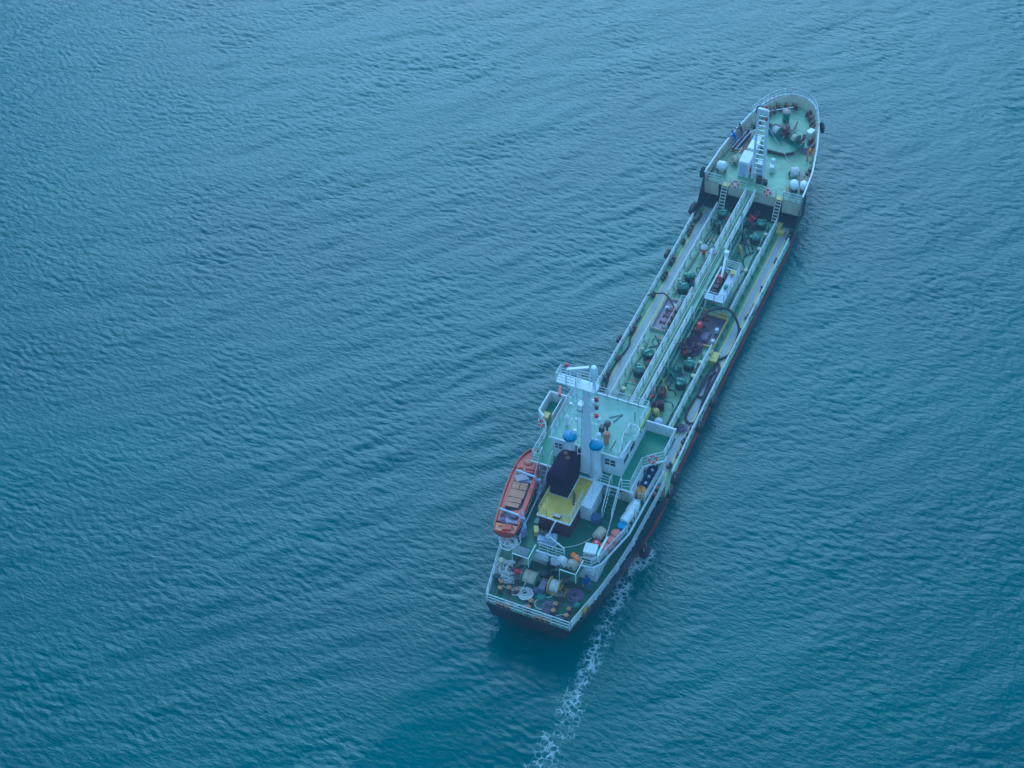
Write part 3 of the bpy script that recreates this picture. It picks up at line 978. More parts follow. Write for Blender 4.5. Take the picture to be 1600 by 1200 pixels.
# ---- bulwark round the bow, with stays and a rounded cap rail
def bulwark():
    xs = [53.4, 55, 57.3, 59.3, 61.3, 62.8, 63.9, 65.3, 66.0, 66.6, 67.1, 67.5, 67.8, 68.1, 68.2, 68.3, 68.36]
    loop = [(x, hb(x)) for x in xs] + [(68.4, 0.0)] + [(x, -hb(x)) for x in reversed(xs)]
    b = MB(); vs = []; n = len(loop)
    for i, (x, y) in enumerate(loop):
        f = 0.12 + 0.42 * max(0.0, min(1.0, (x - 56) / 9))       # the flare: foot set in from the cap
        dx = x - 60; L = math.hypot(max(0, x - 64), y) or 1
        ux, uy = max(0, x - 64) / L, y / L
        zt = sheer(x)
        vs += [(x - ux * f, y - uy * f, FD - 0.02), (x - ux * 0.07, y - uy * 0.07, zt - 0.01), (x + ux * 0.012, y + uy * 0.012, zt - 0.01), (x + ux * 0.012, y + uy * 0.012, zt - 0.35)]
    vs = [(p[0], p[1] + yc(loop[k // 4][0]), p[2]) for k, p in enumerate(vs)]
    fs = []
    for i in range(n - 1):
        a = 4 * i; c = a + 4
        fs += [(a, a + 1, c + 1, c), (a + 1, a + 2, c + 2, c + 1), (a + 2, a + 3, c + 3, c + 2)]
    b.add(vs, fs)
    o = b.build('bulwark', CREAM, ship, smooth=True)
    c = MB(); c.tube([(x - 0.02, y * 0.995 + yc(x), sheer(x) + 0.02) for x, y in loop], 0.085, 7)
    c.build('cap_rail', WHITE, o, smooth=True)
    me = None
    for x in list(np.arange(55.5, 65.5, 1.1)) + [66.1, 66.9]:
        for s in (1, -1):
            f = 0.12 + 0.42 * max(0.0, min(1.0, (x - 56) / 9))
            if me is None:
                t = MB().add([(0, 0, 0), (0, -0.32, 0), (0, 0.2, 0.95), (0.05, 0, 0), (0.05, -0.32, 0), (0.05, 0.2, 0.95)], [(0, 1, 2), (5, 4, 3), (0, 3, 4, 1), (1, 4, 5, 2), (2, 5, 3, 0)]).build('bulwark_stay', CREAM, o)
                me = t.data; t.location = (x, s * (hb(x) - f) + yc(x), FD)
            else:
                link('bulwark_stay', me, o, (x, s * (hb(x) - f) + yc(x), FD), 0 if s > 0 else math.pi)
    return o, loop


bw, loop = bulwark()
# open rails standing on the bow bulwark
pr = [(x - 0.1, y * 0.98 + yc(x), sheer(x)) for x, y in loop if x > 63.5]
railing(pr, 0.85, 2, 1.6, r=0.034, low=0.45)

# ---- forecastle gear
def drum_winch(name, x, y, z, rz, rope=ROPE, w=1.0, rad=0.42, frame=MACH, motor=MAROON):
    o = MB().box((0, 0, 0.08), (1.0, w + 1.2, 0.16)).box((0, w / 2 + 0.16, 0.45), (0.55, 0.12, 0.7)).box((0, -w / 2 - 0.16, 0.45), (0.55, 0.12, 0.7)).build(name, frame, ship, loc=(x, y, z), rz=rz, bevel=0.02)
    prof = [(0.16, -w / 2)]
    k = int(w / 0.09)
    for i in range(k):
        t = -w / 2 + w * (i + 0.5) / k
        prof += [(rad * 0.78 + random.uniform(0, 0.05), t - 0.03), (rad * 0.86 + random.uniform(0, 0.04), t)]
    prof += [(0.16, w / 2)]
    MB().lathe(prof, (0, 0, 0.62), 18, axis='Y').build('wound_rope', rope, o, smooth=False)
    for s in (-1, 1):
        MB().lathe([(rad + 0.1, -0.035), (rad + 0.1, 0.035)], (0, s * (w / 2 + 0.05), 0.62), 20, axis='Y').build('drum_flange', LIDG if frame is MACH else frame, o)
    b = MB().box((0.1, w / 2 + 0.5, 0.4), (0.6, 0.5, 0.5)).lathe([(0.2, -0.3), (0.2, 0.3)], (0.1, w / 2 + 0.5, 0.75), 12, axis='Y')
    b.build('winch_motor', motor, o, smooth=True)
    b = MB().lathe([(0.3, -0.05), (0.14, 0.04), (0.14, 0.26), (0.3, 0.34)], (0, -w / 2 - 0.45, 0.62), 14, axis='Y')
    b.build('warping_head', RUSTY, o, smooth=True)
    return o


# raised green winch platform with its dark edge
pl = [(59.7, 1.5), (59.7, -1.1), (60.4, -1.9), (62.2, -2.4), (63.3, -0.2), (62.9, 1.5)]
MB().prism(pl, FD, FD + 0.42).build('winch_platform', TRUNK, ship)
MB().prism([(x - 0.03, y - 0.02) for x, y in pl[:3]] + [(60.6, -1.85), (59.9, -1.02), (59.78, 1.48)], FD, FD + 0.3).build('platform_skirt', MAROON, ship)
drum_winch('anchor_windlass', 62.1, 0.55, FD + 0.42, R(-22), ROPEW, 0.7, 0.45, MACH, RUSTY)
drum_winch('anchor_windlass', 61.6, -1.5, FD + 0.42, R(-22), ROPE, 0.6, 0.42, MACH, MAROON)
b = MB(); b.lathe([(0.5, -0.12), (0.38, -0.04), (0.38, 0.04), (0.5, 0.12)], (62.4, -0.45, FD + 1.1), 18, axis='Y')
b.box((62.3, -0.6, FD + 0.75), (0.9, 0.5, 0.6)); b.lathe([(0.4, -0.1), (0.32, 0), (0.4, 0.1)], (62.0, -2.3, FD + 1.0), 16, axis='Y'); b.box((62.9, 0.4, FD + 0.7), (0.5, 1.4, 0.5))
b.build('chain_wheel', RUSTY, ship, smooth=True, split=True)
b = MB()
for y in (0.1, -0.9):
    b.tube([(62.9, y, FD + 0.8), (64.2, y + 0.1, FD + 0.4), (65.0, y + 0.2, FD + 0.25)], 0.08, 6)
b.build('anchor_chain', RUSTY, ship, split=True)
# vent post forward
b = MB().lathe([(0.34, 0), (0.34, 0.9), (0.40, 0.95), (0.42, 1.15), (0.28, 1.3), (0.05, 1.35)], (65.1, 0.5, FD), 16)
b.build('deck_vent', MACH, ship, smooth=True)
MB().lathe([(0.41, 0), (0.40, 0.16), (0.25, 0.28), (0.03, 0.33)], (65.1, 0.5, FD + 1.06), 16).build('deck_vent_cap', paint('cap_pale_brown', (0.36, 0.28, 0.24), 0.6, 0.2), ship, smooth=True)
# row of fairlead rollers and bitts under the bow bulwark
fr = MB().box((0, 0, 0.15), (0.3, 0.62, 0.3)).lathe([(0.13, 0.3), (0.10, 0.42), (0.13, 0.6), (0.16, 0.66)], (0, -0.17, 0), 10).lathe([(0.13, 0.3), (0.10, 0.42), (0.13, 0.6), (0.16, 0.66)], (0, 0.17, 0), 10).build('roller_fairlead', RUSTY, ship, smooth=True)
spots = [(65.4, 2.3, -1.2), (66.0, 2.0, -1.1), (66.55, 1.6, -0.9), (67.0, 1.05, -0.7), (67.3, 0.3, -0.2), (66.7, -1.35, 0.9), (66.1, -1.85, 1.05), (65.4, -2.2, 1.15), (64.7, -2.5, 1.2), (61.9, 3.4, -1.3), (62.6, -2.85, 1.3)]
for i, (x, y, a) in enumerate(spots):
    if i == 0:
        fr.location = (x, y, FD); fr.rotation_euler.z = a
    else:
        dup(fr, (x, y, FD), a)
b = MB(); b.tube([(65.3, 2.6, FD + 0.5), (66.9, 0.3, FD + 0.5)], 0.05, 6); b.tube([(61.6, 3.0, FD + 0.4), (62.9, 2.4, FD + 0.4)], 0.05, 6)
b.build('white_bar', WHITE, ship, split=True)
# white locker by the starboard bulwark
MB().box((63.6, -2.55, FD + 0.4), (0.8, 0.6, 0.8), -0.35).build('deck_locker', WHITE, ship, bevel=0.03)
b = MB(); b.box((61.8, -3.3, FD + 0.3), (1.3, 0.22, 0.5), -0.2); b.build('cable_box', RUSTY, ship)
# companionway house and stores left of the mast
hs = MB().add([(55.2, 1.1, FD), (55.2, 2.2, FD), (57.0, 2.2, FD), (57.0, 1.1, FD), (55.35, 1.1, FD + 1.75), (55.35, 2.2, FD + 1.75), (57.0, 2.2, FD + 1.95), (57.0, 1.1, FD + 1.95)],
              [(0, 1, 2, 3), (4, 7, 6, 5), (0, 4, 5, 1), (1, 5, 6, 2), (2, 6, 7, 3), (3, 7, 4, 0)]).build('companionway', WHITE, ship, bevel=0.05)
MB().box((55.23, 1.65, FD + 0.85), (0.05, 0.7, 1.4)).build('door', PALEBL, hs)
MB().box((55.8, 1.0, FD + 0.75), (0.26, 0.2, 0.6)).build('fire_box', RED, ship)
MB().box((56.5, 0.95, FD + 0.9), (0.4, 0.2, 0.4)).build('brass_box', YELLOW, ship)
st = MB().box((59.0, 1.85, FD + 0.6), (1.5, 0.9, 1.2)).build('bow_store', WHITE, ship, bevel=0.04)
MB().box((60.3, 1.9, FD + 0.55), (0.9, 0.85, 1.1)).build('bow_store_annex', PALEBL, ship, bevel=0.04)
MB().box((59.8, 1.85, FD + 1.13), (0.16, 0.92, 0.16)).build('blue_band', BLUEPL, ship)

# foremast: two legs joined by rungs, with a boxed head
b = MB()
for y in (0.72, -0.40):
    b.tube([(55.4, y, FD), (55.4, y * 0.82 + 0.05, 12.6)], 0.15 if y > 0 else 0.19, 8, r2=0.11 if y > 0 else 0.15)
fm = b.build('foremast', WHITE, ship, smooth=True)
me = None
for k in range(14):
    z = FD + 0.8 + k * 0.58
    t = (z - FD) / 8.5
    if me is None:
        o = MB().box((0, 0, 0), (0.10, 1.0, 0.08)).build('rung', WHITE, fm); me = o.data; o.location = (55.4, 0.16, z)
    else:
        link('rung', me, fm, (55.4, 0.16, z))
MB().box((55.4, 0.2, 12.45), (0.34, 0.95, 0.55)).build('mast_head', WHITE, fm, bevel=0.04)
b = MB(); b.lathe([(0.14, 0), (0.16, 0.25), (0.05, 0.3)], (55.4, -0.1, 12.9), 10); b.lathe([(0.13, 0), (0.15, 0.25), (0.05, 0.3)], (55.1, -0.25, 11.7), 10); b.build('mast_light', LAMPR, fm, smooth=True, split=True)
b = MB(); b.tube([(55.4, 0.7, 12.7), (68.0, 0.2, 6.0)], 0.016, 4); b.tube([(55.4, -0.4, 10.8), (58.5, -2.35, FD)], 0.03, 5); b.tube([(55.4, 0.9, 11.5), (57.6, 4.1, 5.0)], 0.016, 4)
b.build('mast_stay', WHITE, fm, split=True)
b = MB(); b.box((55.9, 0.1, FD + 0.9), (0.5, 0.7, 1.8)); b.build('mast_cabinet', PALEBL, ship, bevel=0.03)
b = MB(); b.box((55.0, -0.1, FD + 0.35), (0.4, 0.4, 0.7)); b.lathe([(0.22, 0), (0.22, 0.5)], (55.0, -0.75, FD), 12); b.build('mast_fitting', MAROON, ship, split=True)
b = MB(); b.box((57.3, -0.65, FD + 0.35), (0.9, 0.4, 0.7), 0.2); b.lathe([(0.24, 0), (0.24, 0.25), (0.1, 0.4)], (57.7, -0.6, FD + 0.7), 12); b.build('hydrant', WHITE, ship, smooth=True)
# yellowish rail frames and pipes on the port side of the forecastle
b = MB()
for k in range(6):
    b.tube([(56.4 + k * 0.42, 4.1, FD + 0.06), (56.4 + k * 0.42, 2.9, FD + 0.75)], 0.035, 5)
b.tube([(56.3, 2.95, FD + 0.75), (58.7, 2.95, FD + 0.75)], 0.04, 5); b.tube([(56.3, 4.1, FD + 0.1), (58.7, 4.1, FD + 0.1)], 0.04, 5)
b.build('pipe_rack', paint('rack_pale', (0.48, 0.46, 0.30), 0.6, 0.15, RUST, 0.3, 3.0), ship)

# ---- mooring gear on the poop
def bollard(x, y, z, rz, mat=STEEL, cap=paint('cap_tan', (0.30, 0.15, 0.06), 0.6, 0.35, RUST, 0.6, 5.0)):
    o = MB().box((0, 0, 0.05), (1.15, 0.45, 0.1)).lathe([(0.19, 0.1), (0.17, 0.5), (0.21, 0.55)], (0.33, 0, 0), 12).lathe([(0.19, 0.1), (0.17, 0.5), (0.21, 0.55)], (-0.33, 0, 0), 12).build('bollard', mat, ship, smooth=True, loc=(x, y, z), rz=rz)
    me = None
    for s in (0.33, -0.33):
        if me is None:
            c = MB().lathe([(0.21, 0.555), (0.20, 0.62), (0.05, 0.66)], n=12).build('bollard_cap', cap, o, smooth=True); me = c.data; c.location = (s, 0, 0)
        else:
            link('bollard_cap', me, o, (s, 0, 0))
    return o


bo = bollard(1.45, 3.05, PD, R(15))
for x, y, a in ((1.5, 2.0, R(100)), (0.62, 0.18, R(5)), (1.1, -1.75, R(8)), (1.05, -2.88, R(6)), (15.2, -4.75, 0)):
    dup(bo, (x, y, PD), a)
bm0 = MB().box((0, 0, 0.05), (1.15, 0.45, 0.1)).lathe([(0.17, 0.1), (0.15, 0.45), (0.19, 0.5)], (0.33, 0, 0), 12).lathe([(0.17, 0.1), (0.15, 0.45), (0.19, 0.5)], (-0.33, 0, 0), 12).build('bollard', STEEL, ship, smooth=True, loc=(51.0, 4.5, MD))
for x, y, a in ((50.6, 4.62, 0.05), (49.0, 4.62, 0.05), (51.6, -4.55, 0), (44.0, 4.62, 0), (33.9, 4.65, 0), (27.5, 4.66, 0), (24.2, -4.55, 0), (40.6, -4.62, 0), (21.6, -4.6, 0)):
    dup(bm0, (x, y, MD), a)
for x, y, a in ((58.0, -4.1, -0.15), (63.2, 2.9, -0.5)):
    dup(bm0, (x, y, FD), a)
# fairlead rollers outside the stern rail
st = MB().box((0, 0, 0.1), (0.28, 0.34, 0.2)).lathe([(0.12, 0.2), (0.09, 0.3), (0.14, 0.42)], n=10).build('stern_fairlead', STEEL, ship, smooth=True)
MB().lathe([(0.14, 0.425), (0.13, 0.48), (0.03, 0.5)], n=10).build('fairlead_cap', MATS['cap_tan'], st, smooth=True)
for i, y in enumerate((2.55, 2.15, 1.7, -0.75, -1.2, -1.65)):
    if i == 0: st.location = (-0.22, y, PD)
    else: dup(st, (-0.22, y, PD), 0)
for x in (1.6, 2.2): dup(st, (x, -hb(x) - 0.0, PD), 0)
drum_winch('mooring_winch', 3.0, 1.15, PD, 0, ROPE, 1.15, 0.62, MACH, RED)
drum_winch('mooring_winch', 2.95, -1.0, PD, 0, ROPEW, 0.75, 0.6, YELLOW, STEEL)
b = MB(); b.box((2.5, -0.15, PD + 0.45), (0.9, 0.55, 0.9)); b.lathe([(0.25, 0), (0.25, 0.5), (0.12, 0.6)], (2.2, 0.3, PD), 12); b.build('winch_gearbox', paint('gear_violet', (0.10, 0.09, 0.17), 0.5, 0.2, RUST, 0.4, 3.0), ship, bevel=0.03)
MB().lathe([(0.36, 0), (0.36, 0.2), (0.3, 0.26), (0.03, 0.27)], (1.9, -0.25, PD), 16).build('round_hatch', LIDG, ship, smooth=True)
for x, y, m_ in ((3.9, 2.2, MACH), (4.3, -0.2, DARKG), (1.9, -3.3, MACH), (3.6, 4.0, CREAM), (2.0, 3.7, DARKG)):
    b = MB(); b.lathe([(0.16, 0), (0.14, 0.5), (0.26, 0.55), (0.24, 0.75), (0.05, 0.82)], (x, y, PD), 12); b.box((x + 0.3, y, PD + 0.15), (0.35, 0.3, 0.3)); b.build('poop_vent', m_, ship, smooth=True)
for x, y in ((2.5, 2.1), (2.3, -1.75), (3.7, 0.3)):
    b = MB(); b.lathe([(0.34, 0), (0.30, 0.15), (0.2, 0.35), (0.2, 0.6), (0.32, 0.8), (0.1, 0.84)], (x, y, PD), 14); b.build('capstan', STEEL, ship, smooth=True)
for pts, m_ in (([(3.9, 4.2, 0.12), (3.9, -3.9, 0.12)], STEEL), ([(2.2, 3.9, 0.1), (2.2, 2.4, 0.1), (3.3, 2.3, 0.1)], DARKG), ([(4.4, 3.0, 0.5), (3.6, 2.7, 0.5), (3.5, 2.2, 0.1)], RUSTY), ([(1.9, -0.8, 0.1), (1.9, -3.6, 0.1)], MACH)):
    b = MB(); b.tube([(x, y, PD + z) for x, y, z in pts], 0.07, 6); b.build('poop_pipe', m_, ship, smooth=True)
# rails round the poop
sp = [(0.0, 3.55), (0.0, -3.55)]
railing([(-0.14, 3.55, PD), (-0.14, 1.2, PD), (-0.14, -1.2, PD), (-0.14, -3.55, PD)], 1.05, 3, 0.85, r=0.05)
railing([(x, hb(x) - 0.06, PD) for x in (0.0, 2, 4.2, 5.2)], 1.05, 4, 1.0, r=0.045)
railing([(x, -hb(x) + 0.06, PD) for x in (0.0, 2, 4, 6.4)], 1.05, 4, 1.1, r=0.045)
railing([(x, -hb(x) + 0.06, PD) for x in (6.9, 9, 11.5, 14, 16.4)], 1.05, 4, 1.2, r=0.05)
for x, w_ in ((6.65, 0.5), (9.6, 0.4), (3.4, 0.2)):
    MB().box((x, -hb(x) + 0.07, PD + 0.5), (w_, 0.06, 1.0), R(-8)).build('rail_plate', WHITE, ship)
MB().box((1.75, -hb(1.75) + 0.05, PD + 0.55), (0.9, 0.06, 1.0), R(-13)).build('rail_plate', YELLOW, ship)
railing([(x, hb(x) - 0.06, PD) for x in (12.5, 14, 16.4)], 1.05, 4, 1.2, r=0.05)
railing([(16.5, -5.1, PD), (16.5, -4.0, PD)], 1.05, 3, 0.6)

# ---- poop house and boat deck
MB().span((5.0, -3.7, PD), (18.2, 3.7, BD - 0.12)).build('poop_house', WHITE, ship)
bd = [(4.6, 3.9), (4.6, 1.3), (4.6, -2.4), (4.75, -3.5), (5.3, -3.95), (9.0, -4.85), (16.2, -5.02), (16.2, -4.0), (18.25, -4.0), (18.25, 4.0), (16.2, 4.0), (16.2, 5.02), (9, 4.85), (5.3, 4.4)]
MB().prism(bd, BD - 0.12, BD).build('boat_deck', DARKDECK, ship)
b = MB(); b.tube([(x, y, BD - 0.02) for x, y in bd[1:7]], 0.10, 7); b.build('deck_edge', WHITE, ship, smooth=True)
# aft face below the boat deck: white ducts and boxes
b = MB(); b.box((4.75, 0.9, PD + 1.55), (0.5, 1.3, 0.7)); b.box((4.7, -0.6, PD + 1.5), (0.55, 1.25, 0.8)); b.box((4.8, -3.0, PD + 1.55), (0.4, 1.2, 0.7)); b.build('wall_duct', WHITE, ship, bevel=0.04, split=True)
MB().box((4.92, 0.2, PD + 1.0), (0.12, 0.7, 1.7)).build('poop_door', paint('door_dark', (0.08, 0.09, 0.13), 0.6, 0.2), ship)  # dark blue-grey door
MB().box((4.92, -1.7, PD + 1.0), (0.12, 0.7, 1.7)).build('poop_door', MATS['door_dark'], ship)
# stairs from the boat deck down to the poop, each with a landing
for y0 in (1.25, -2.8):
    ld = MB().span((2.95, y0, BD - 0.1), (4.6, y0 + 0.55, BD - 0.02)).build('stair_landing', DARKDECK, ship)
    b = MB()
    b.tube([(4.4, y0 - 0.02, BD + 1.0), (2.88, y0 - 0.02, BD + 1.0), (2.88, y0 + 1.35, BD + 1.0)], 0.045, 6)
    b.tube([(2.88, y0 - 0.02, BD - 0.1), (2.88, y0 - 0.02, BD + 1.0)], 0.04, 6)
    b.tube([(2.88, y0 + 1.35, BD + 1.0), (2.88, y0 + 1.4, BD - 0.75)], 0.03, 6)
    b.build('handrail', WHITE, ld)
    me = None
    for k in range(7):
        p = (3.4, y0 + 0.65 + k * 0.2, BD - 0.25 - k * 0.27)
        if me is None:
            o = MB().box((0, 0, 0), (0.75, 0.2, 0.04)).build('tread', STEEL, ld); me = o.data; o.location = p
        else:
            link('tread', me, ld, p)
railing([(4.7, -3.35, BD), (5.35, -3.8, BD), (9.0, -4.72, BD)], 1.0, 4, 1.0, r=0.042)
railing([(4.7, -3.35, BD), (4.65, -2.5, BD)], 1.0, 3, 0.9)
railing([(4.7, 1.1, BD), (4.7, -1.1, BD)], 1.0, 3, 0.75, r=0.045)
railing([(12.5, -4.80, BD), (16.1, -4.92, BD)], 1.0, 4, 1.0, r=0.05)
railing([(12.5, -4.80, BD), (12.4, -4.3, BD)], 1.0, 3, 0.5)
MB().span((5.4, -3.72, BD), (7.4, -3.55, BD + 0.9)).build('white_screen', WHITE, ship)

# ---- deckhouse under the bridge deck, bridge deck and wheelhouse
dh = MB().span((12.0, -3.95, BD), (18.2, 4.0, BR_ - 0.1)).build('deckhouse', WHITE, ship)
for y, z in ((-3.0, BD + 1.15), (-2.0, BD + 1.2), (-1.2, BD + 1.15)):
    MB().box((11.985, y, z), (0.05, 0.32, 0.32)).build('porthole', GLASS, dh)
MB().span((11.96, -3.65, BD + 0.1), (12.0, -2.95, BD + 1.8)).build('door', CREAM, dh)
MB().span((11.94, -3.5, BD + 1.2), (11.958, -3.1, BD + 1.55)).build('door_window', GLASS, dh)
for x in (13.2, 14.6, 16.0):
    MB().box((x, -3.965, BD + 1.2), (0.4, 0.05, 0.4)).build('porthole', GLASS, dh)
bdk = [(11.45, 4.75), (11.45, -4.2), (11.6, -3.9), (14.3, -3.9), (15.6, -5.3), (18.25, -5.3), (18.25, 5.95), (15.8, 5.95), (14.5, 4.75)]
MB().prism(bdk, BR_ - 0.1, BR_).build('bridge_deck', paint('bridge_deck_green', (0.075, 0.20, 0.115), 0.5, 0.22, (0.12, 0.17, 0.09), 0.6, 0.6, fine=5.0), ship)
b = MB(); b.tube([(x, y, BR_ - 0.05) for x, y in bdk], 0.09, 6, closed=True); b.build('deck_edge', WHITE, ship, smooth=True)
wh = MB().span((12.6, -2.75, BR_), (18.2, 3.35, RF - 0.08)).build('wheelhouse', WHITE, ship)
# windows: aft face, starboard side, and the front row
def window(c, s, bars=1, axis='x'):
    f = MB().box(c, s).build('window', WHITE, wh)
    d = 0.035
    if axis == 'x':
        MB().box((c[0] - 0.012 if c[0] < 15 else c[0] + 0.012, c[1], c[2]), (s[0], s[1] - 0.14, s[2] - 0.14)).build('pane', GLASS, f)
        MB().box((c[0] - 0.03 if c[0] < 15 else c[0] + 0.03, c[1], c[2]), (s[0], 0.07, s[2] - 0.14)).build('glazing_bar', WHITE, f)
        MB().box((c[0] - 0.034 if c[0] < 15 else c[0] + 0.034, c[1], c[2]), (s[0], s[1] - 0.14, 0.06)).build('glazing_bar', WHITE, f)
    else:
        sg = -1 if c[1] < 0 else 1
        MB().box((c[0], c[1] + sg * 0.012, c[2]), (s[0] - 0.12, s[1], s[2] - 0.14)).build('pane', GLASS, f)
    return f


window((12.58, -1.75, RF - 0.95), (0.06, 1.05, 0.8))
window((12.58, 2.75, RF - 0.9), (0.06, 0.75, 0.7))
for x in (13.4, 14.8):
    window((x, -2.77, RF - 0.9), (1.05, 0.06, 0.75), axis='y')
for x in (16.3, 17.5):
    window((x, -2.77, RF - 0.9), (0.9, 0.06, 0.75), axis='y')
for x in (13.4, 14.8, 16.3, 17.5):
    window((x, 3.37, RF - 0.9), (0.95, 0.06, 0.75), axis='y')
for k in range(6):
    window((18.22, -2.25 + k * 1.02, RF - 0.9), (0.06, 0.9, 0.8))
MB().box((12.585, 0.55, BR_ + 0.95), (0.05, 1.0, 1.7)).build('dark_doorway', GLASS, wh)
# rungs on the aft wall of the lower house (white ladder frame over a dark opening)
MB().box((11.97, -1.75, BR_ - 0.62), (0.04, 1.4, 0.75)).build('vent_opening', GLASS, dh)
b = MB()
for k in range(4):
    b.tube([(11.9, -2.4, BR_ - 0.95 + k * 0.22), (11.9, -1.1, BR_ - 0.95 + k * 0.22)], 0.035, 5)
for y in (-2.4, -1.75, -1.1):
    b.tube([(11.9, y, BR_ - 1.0), (11.9, y, BR_ - 0.22)], 0.035, 5)
b.build('grille', WHITE, dh)
rf = MB().prism([(12.45, 3.5), (12.45, -2.55), (14.5, -2.75), (14.75, -3.15), (15.6, -3.15), (15.9, -2.9), (18.35, -2.9), (18.35, 3.65)], RF - 0.08, RF).build('wheelhouse_roof', ROOF, ship)
MB().span((16.0, -3.02, RF - 0.3), (18.3, -2.92, RF + 0.25)).build('light_screen', paint('screen_yellowgreen', (0.42, 0.50, 0.14), 0.5, 0.1), ship)
b = MB(); b.tube([(12.45, 3.5, RF + 0.02), (12.45, -2.55, RF + 0.02)], 0.07, 6); b.tube([(18.35, 3.65, RF + 0.02), (18.35, -2.9, RF + 0.02)], 0.09, 6); b.tube([(12.45, -2.55, RF + 0.02), (14.5, -2.75, RF + 0.02)], 0.06, 6); b.tube([(15.9, -2.9, RF + 0.02), (18.35, -2.9, RF + 0.02)], 0.06, 6)
b.build('roof_edge', WHITE, ship, smooth=True, split=True)
railing([(18.3, -2.85, RF), (18.3, 3.6, RF), (12.6, 3.45, RF)], 0.95, 3, 0.9, r=0.045)
railing([(18.3, -2.85, RF), (16.2, -2.85, RF)], 0.95, 3, 1.0, r=0.04)
railing([(15.9, -2.2, RF), (14.6, -2.1, RF), (12.5, -2.5, RF)], 0.6, 2, 1.0, r=0.04)
b = MB(); b.tube([(14.6, -2.1, RF + 0.5), (14.75, -3.1, RF + 0.5), (15.6, -3.1, RF + 0.5), (15.85, -2.8, RF + 0.5), (15.8, -2.1, RF + 0.5)], 0.05, 6, closed=True); b.build('bay_rail', WHITE, ship, smooth=True)
# bridge wings: solid front bulwark and rails
b = MB(); b.span((18.12, -5.28, BR_), (18.25, -2.75, BR_ + 1.05)); b.span((18.12, 3.4, BR_), (18.25, 5.93, BR_ + 1.05)); b.build('wing_bulwark', WHITE, ship, split=True)
b = MB(); b.tube([(18.18, -5.3, BR_ + 1.07), (18.18, -2.75, BR_ + 1.07)], 0.10, 6); b.tube([(18.18, 3.4, BR_ + 1.07), (18.18, 5.95, BR_ + 1.07), (15.9, 5.95, BR_ + 1.07), (15.4, 5.3, BR_ + 1.07)], 0.10, 6); b.build('wing_cap', WHITE, ship, smooth=True, split=True)
b = MB(); b.span((15.9, 5.86, BR_), (18.12, 5.94, BR_ + 1.0)); b.span((15.9, 4.75, BR_), (17.9, 4.82, BR_ + 0.95)); b.build('wing_side', WHITE, ship, split=True)
MB().box((16.0, 5.4, BR_ + 0.35), (0.7, 0.6, 0.6)).build('wing_locker', YELLOW, ship, bevel=0.03)
railing([(18.1, -5.2, BR_), (15.65, -5.2, BR_)], 1.05, 4, 0.8, r=0.05)
railing([(15.6, -5.2, BR_), (14.3, -3.82, BR_), (11.7, -3.85, BR_), (11.5, -3.2, BR_)], 1.05, 3, 0.9, r=0.042)
railing([(11.52, -2.1, BR_), (11.52, -0.6, BR_)], 1.0, 3, 0.7)
railing([(15.7, 5.85, BR_), (14.5, 4.68, BR_), (11.6, 4.68, BR_)], 1.05, 3, 0.9, r=0.045)
railing([(11.52, 4.6, BR_), (11.52, 4.0, BR_)], 1.0, 3, 0.6)
MB().box((18.5, 5.2, BR_ + 1.1), (1.0, 0.18, 0.35), R(20)).build('port_light_board', RED, ship)
# stairs: bridge deck to boat deck, starboard and port
def stair(xa, za, xb, zb, y, w, n, tm, rail=True):
    o = MB().tube([(xa, y - w / 2, za), (xb, y - w / 2, zb)], 0.05, 5).tube([(xa, y + w / 2, za), (xb, y + w / 2, zb)], 0.05, 5).build('stair', WHITE, ship)
    me = None
    for k in range(n):
        t = (k + 0.5) / n
        p = (xa + (xb - xa) * t, y, za + (zb - za) * t)
        if me is None:
            q = MB().box((0, 0, 0), (0.24, w, 0.04)).build('tread', tm, o); me = q.data; q.location = p
        else:
            link('tread', me, o, p)
    if rail:
        b = MB()
        for s in (-1, 1):
            yy = y + s * (w / 2 + 0.04)
            b.tube([(xa + 0.3, yy, za), (xa + 0.3, yy, za + 1.0), (xa, yy, za + 1.0), (xb, yy, zb + 1.0), (xb - 0.05, yy, zb)], 0.045, 6)
        b.build('handrail', WHITE, o, smooth=True)
    return o


stair(11.45, BR_, 9.7, BD, -2.65, 0.75, 8, DARKDECK)
stair(12.0, BR_, 10.3, BD, 3.62, 0.85, 7, STEP)

# ventilators with blue caps abaft the wheelhouse
mv = MB().lathe([(0.55, 0), (0.50, 0.4), (0.40, 1.6), (0.40, 3.3), (0.45, 3.47)], n=18).build('ventilator', WHITE, ship, smooth=True)
cap = MB().lathe([(0.53, 3.50), (0.56, 3.58), (0.56, 3.74), (0.53, 3.82), (0.3, 3.88), (0.02, 3.89)], n=24)
cap.build('ventilator_cap', BLUE, mv, smooth=True)
MB().box((0, 0, 3.90), (0.75, 0.04, 0.05)).build('cap_strap', BLUEPL, mv)
mv.location = (12.1, 1.52, BR_)
dup(mv, (12.05, -0.75, BR_), 0.0)

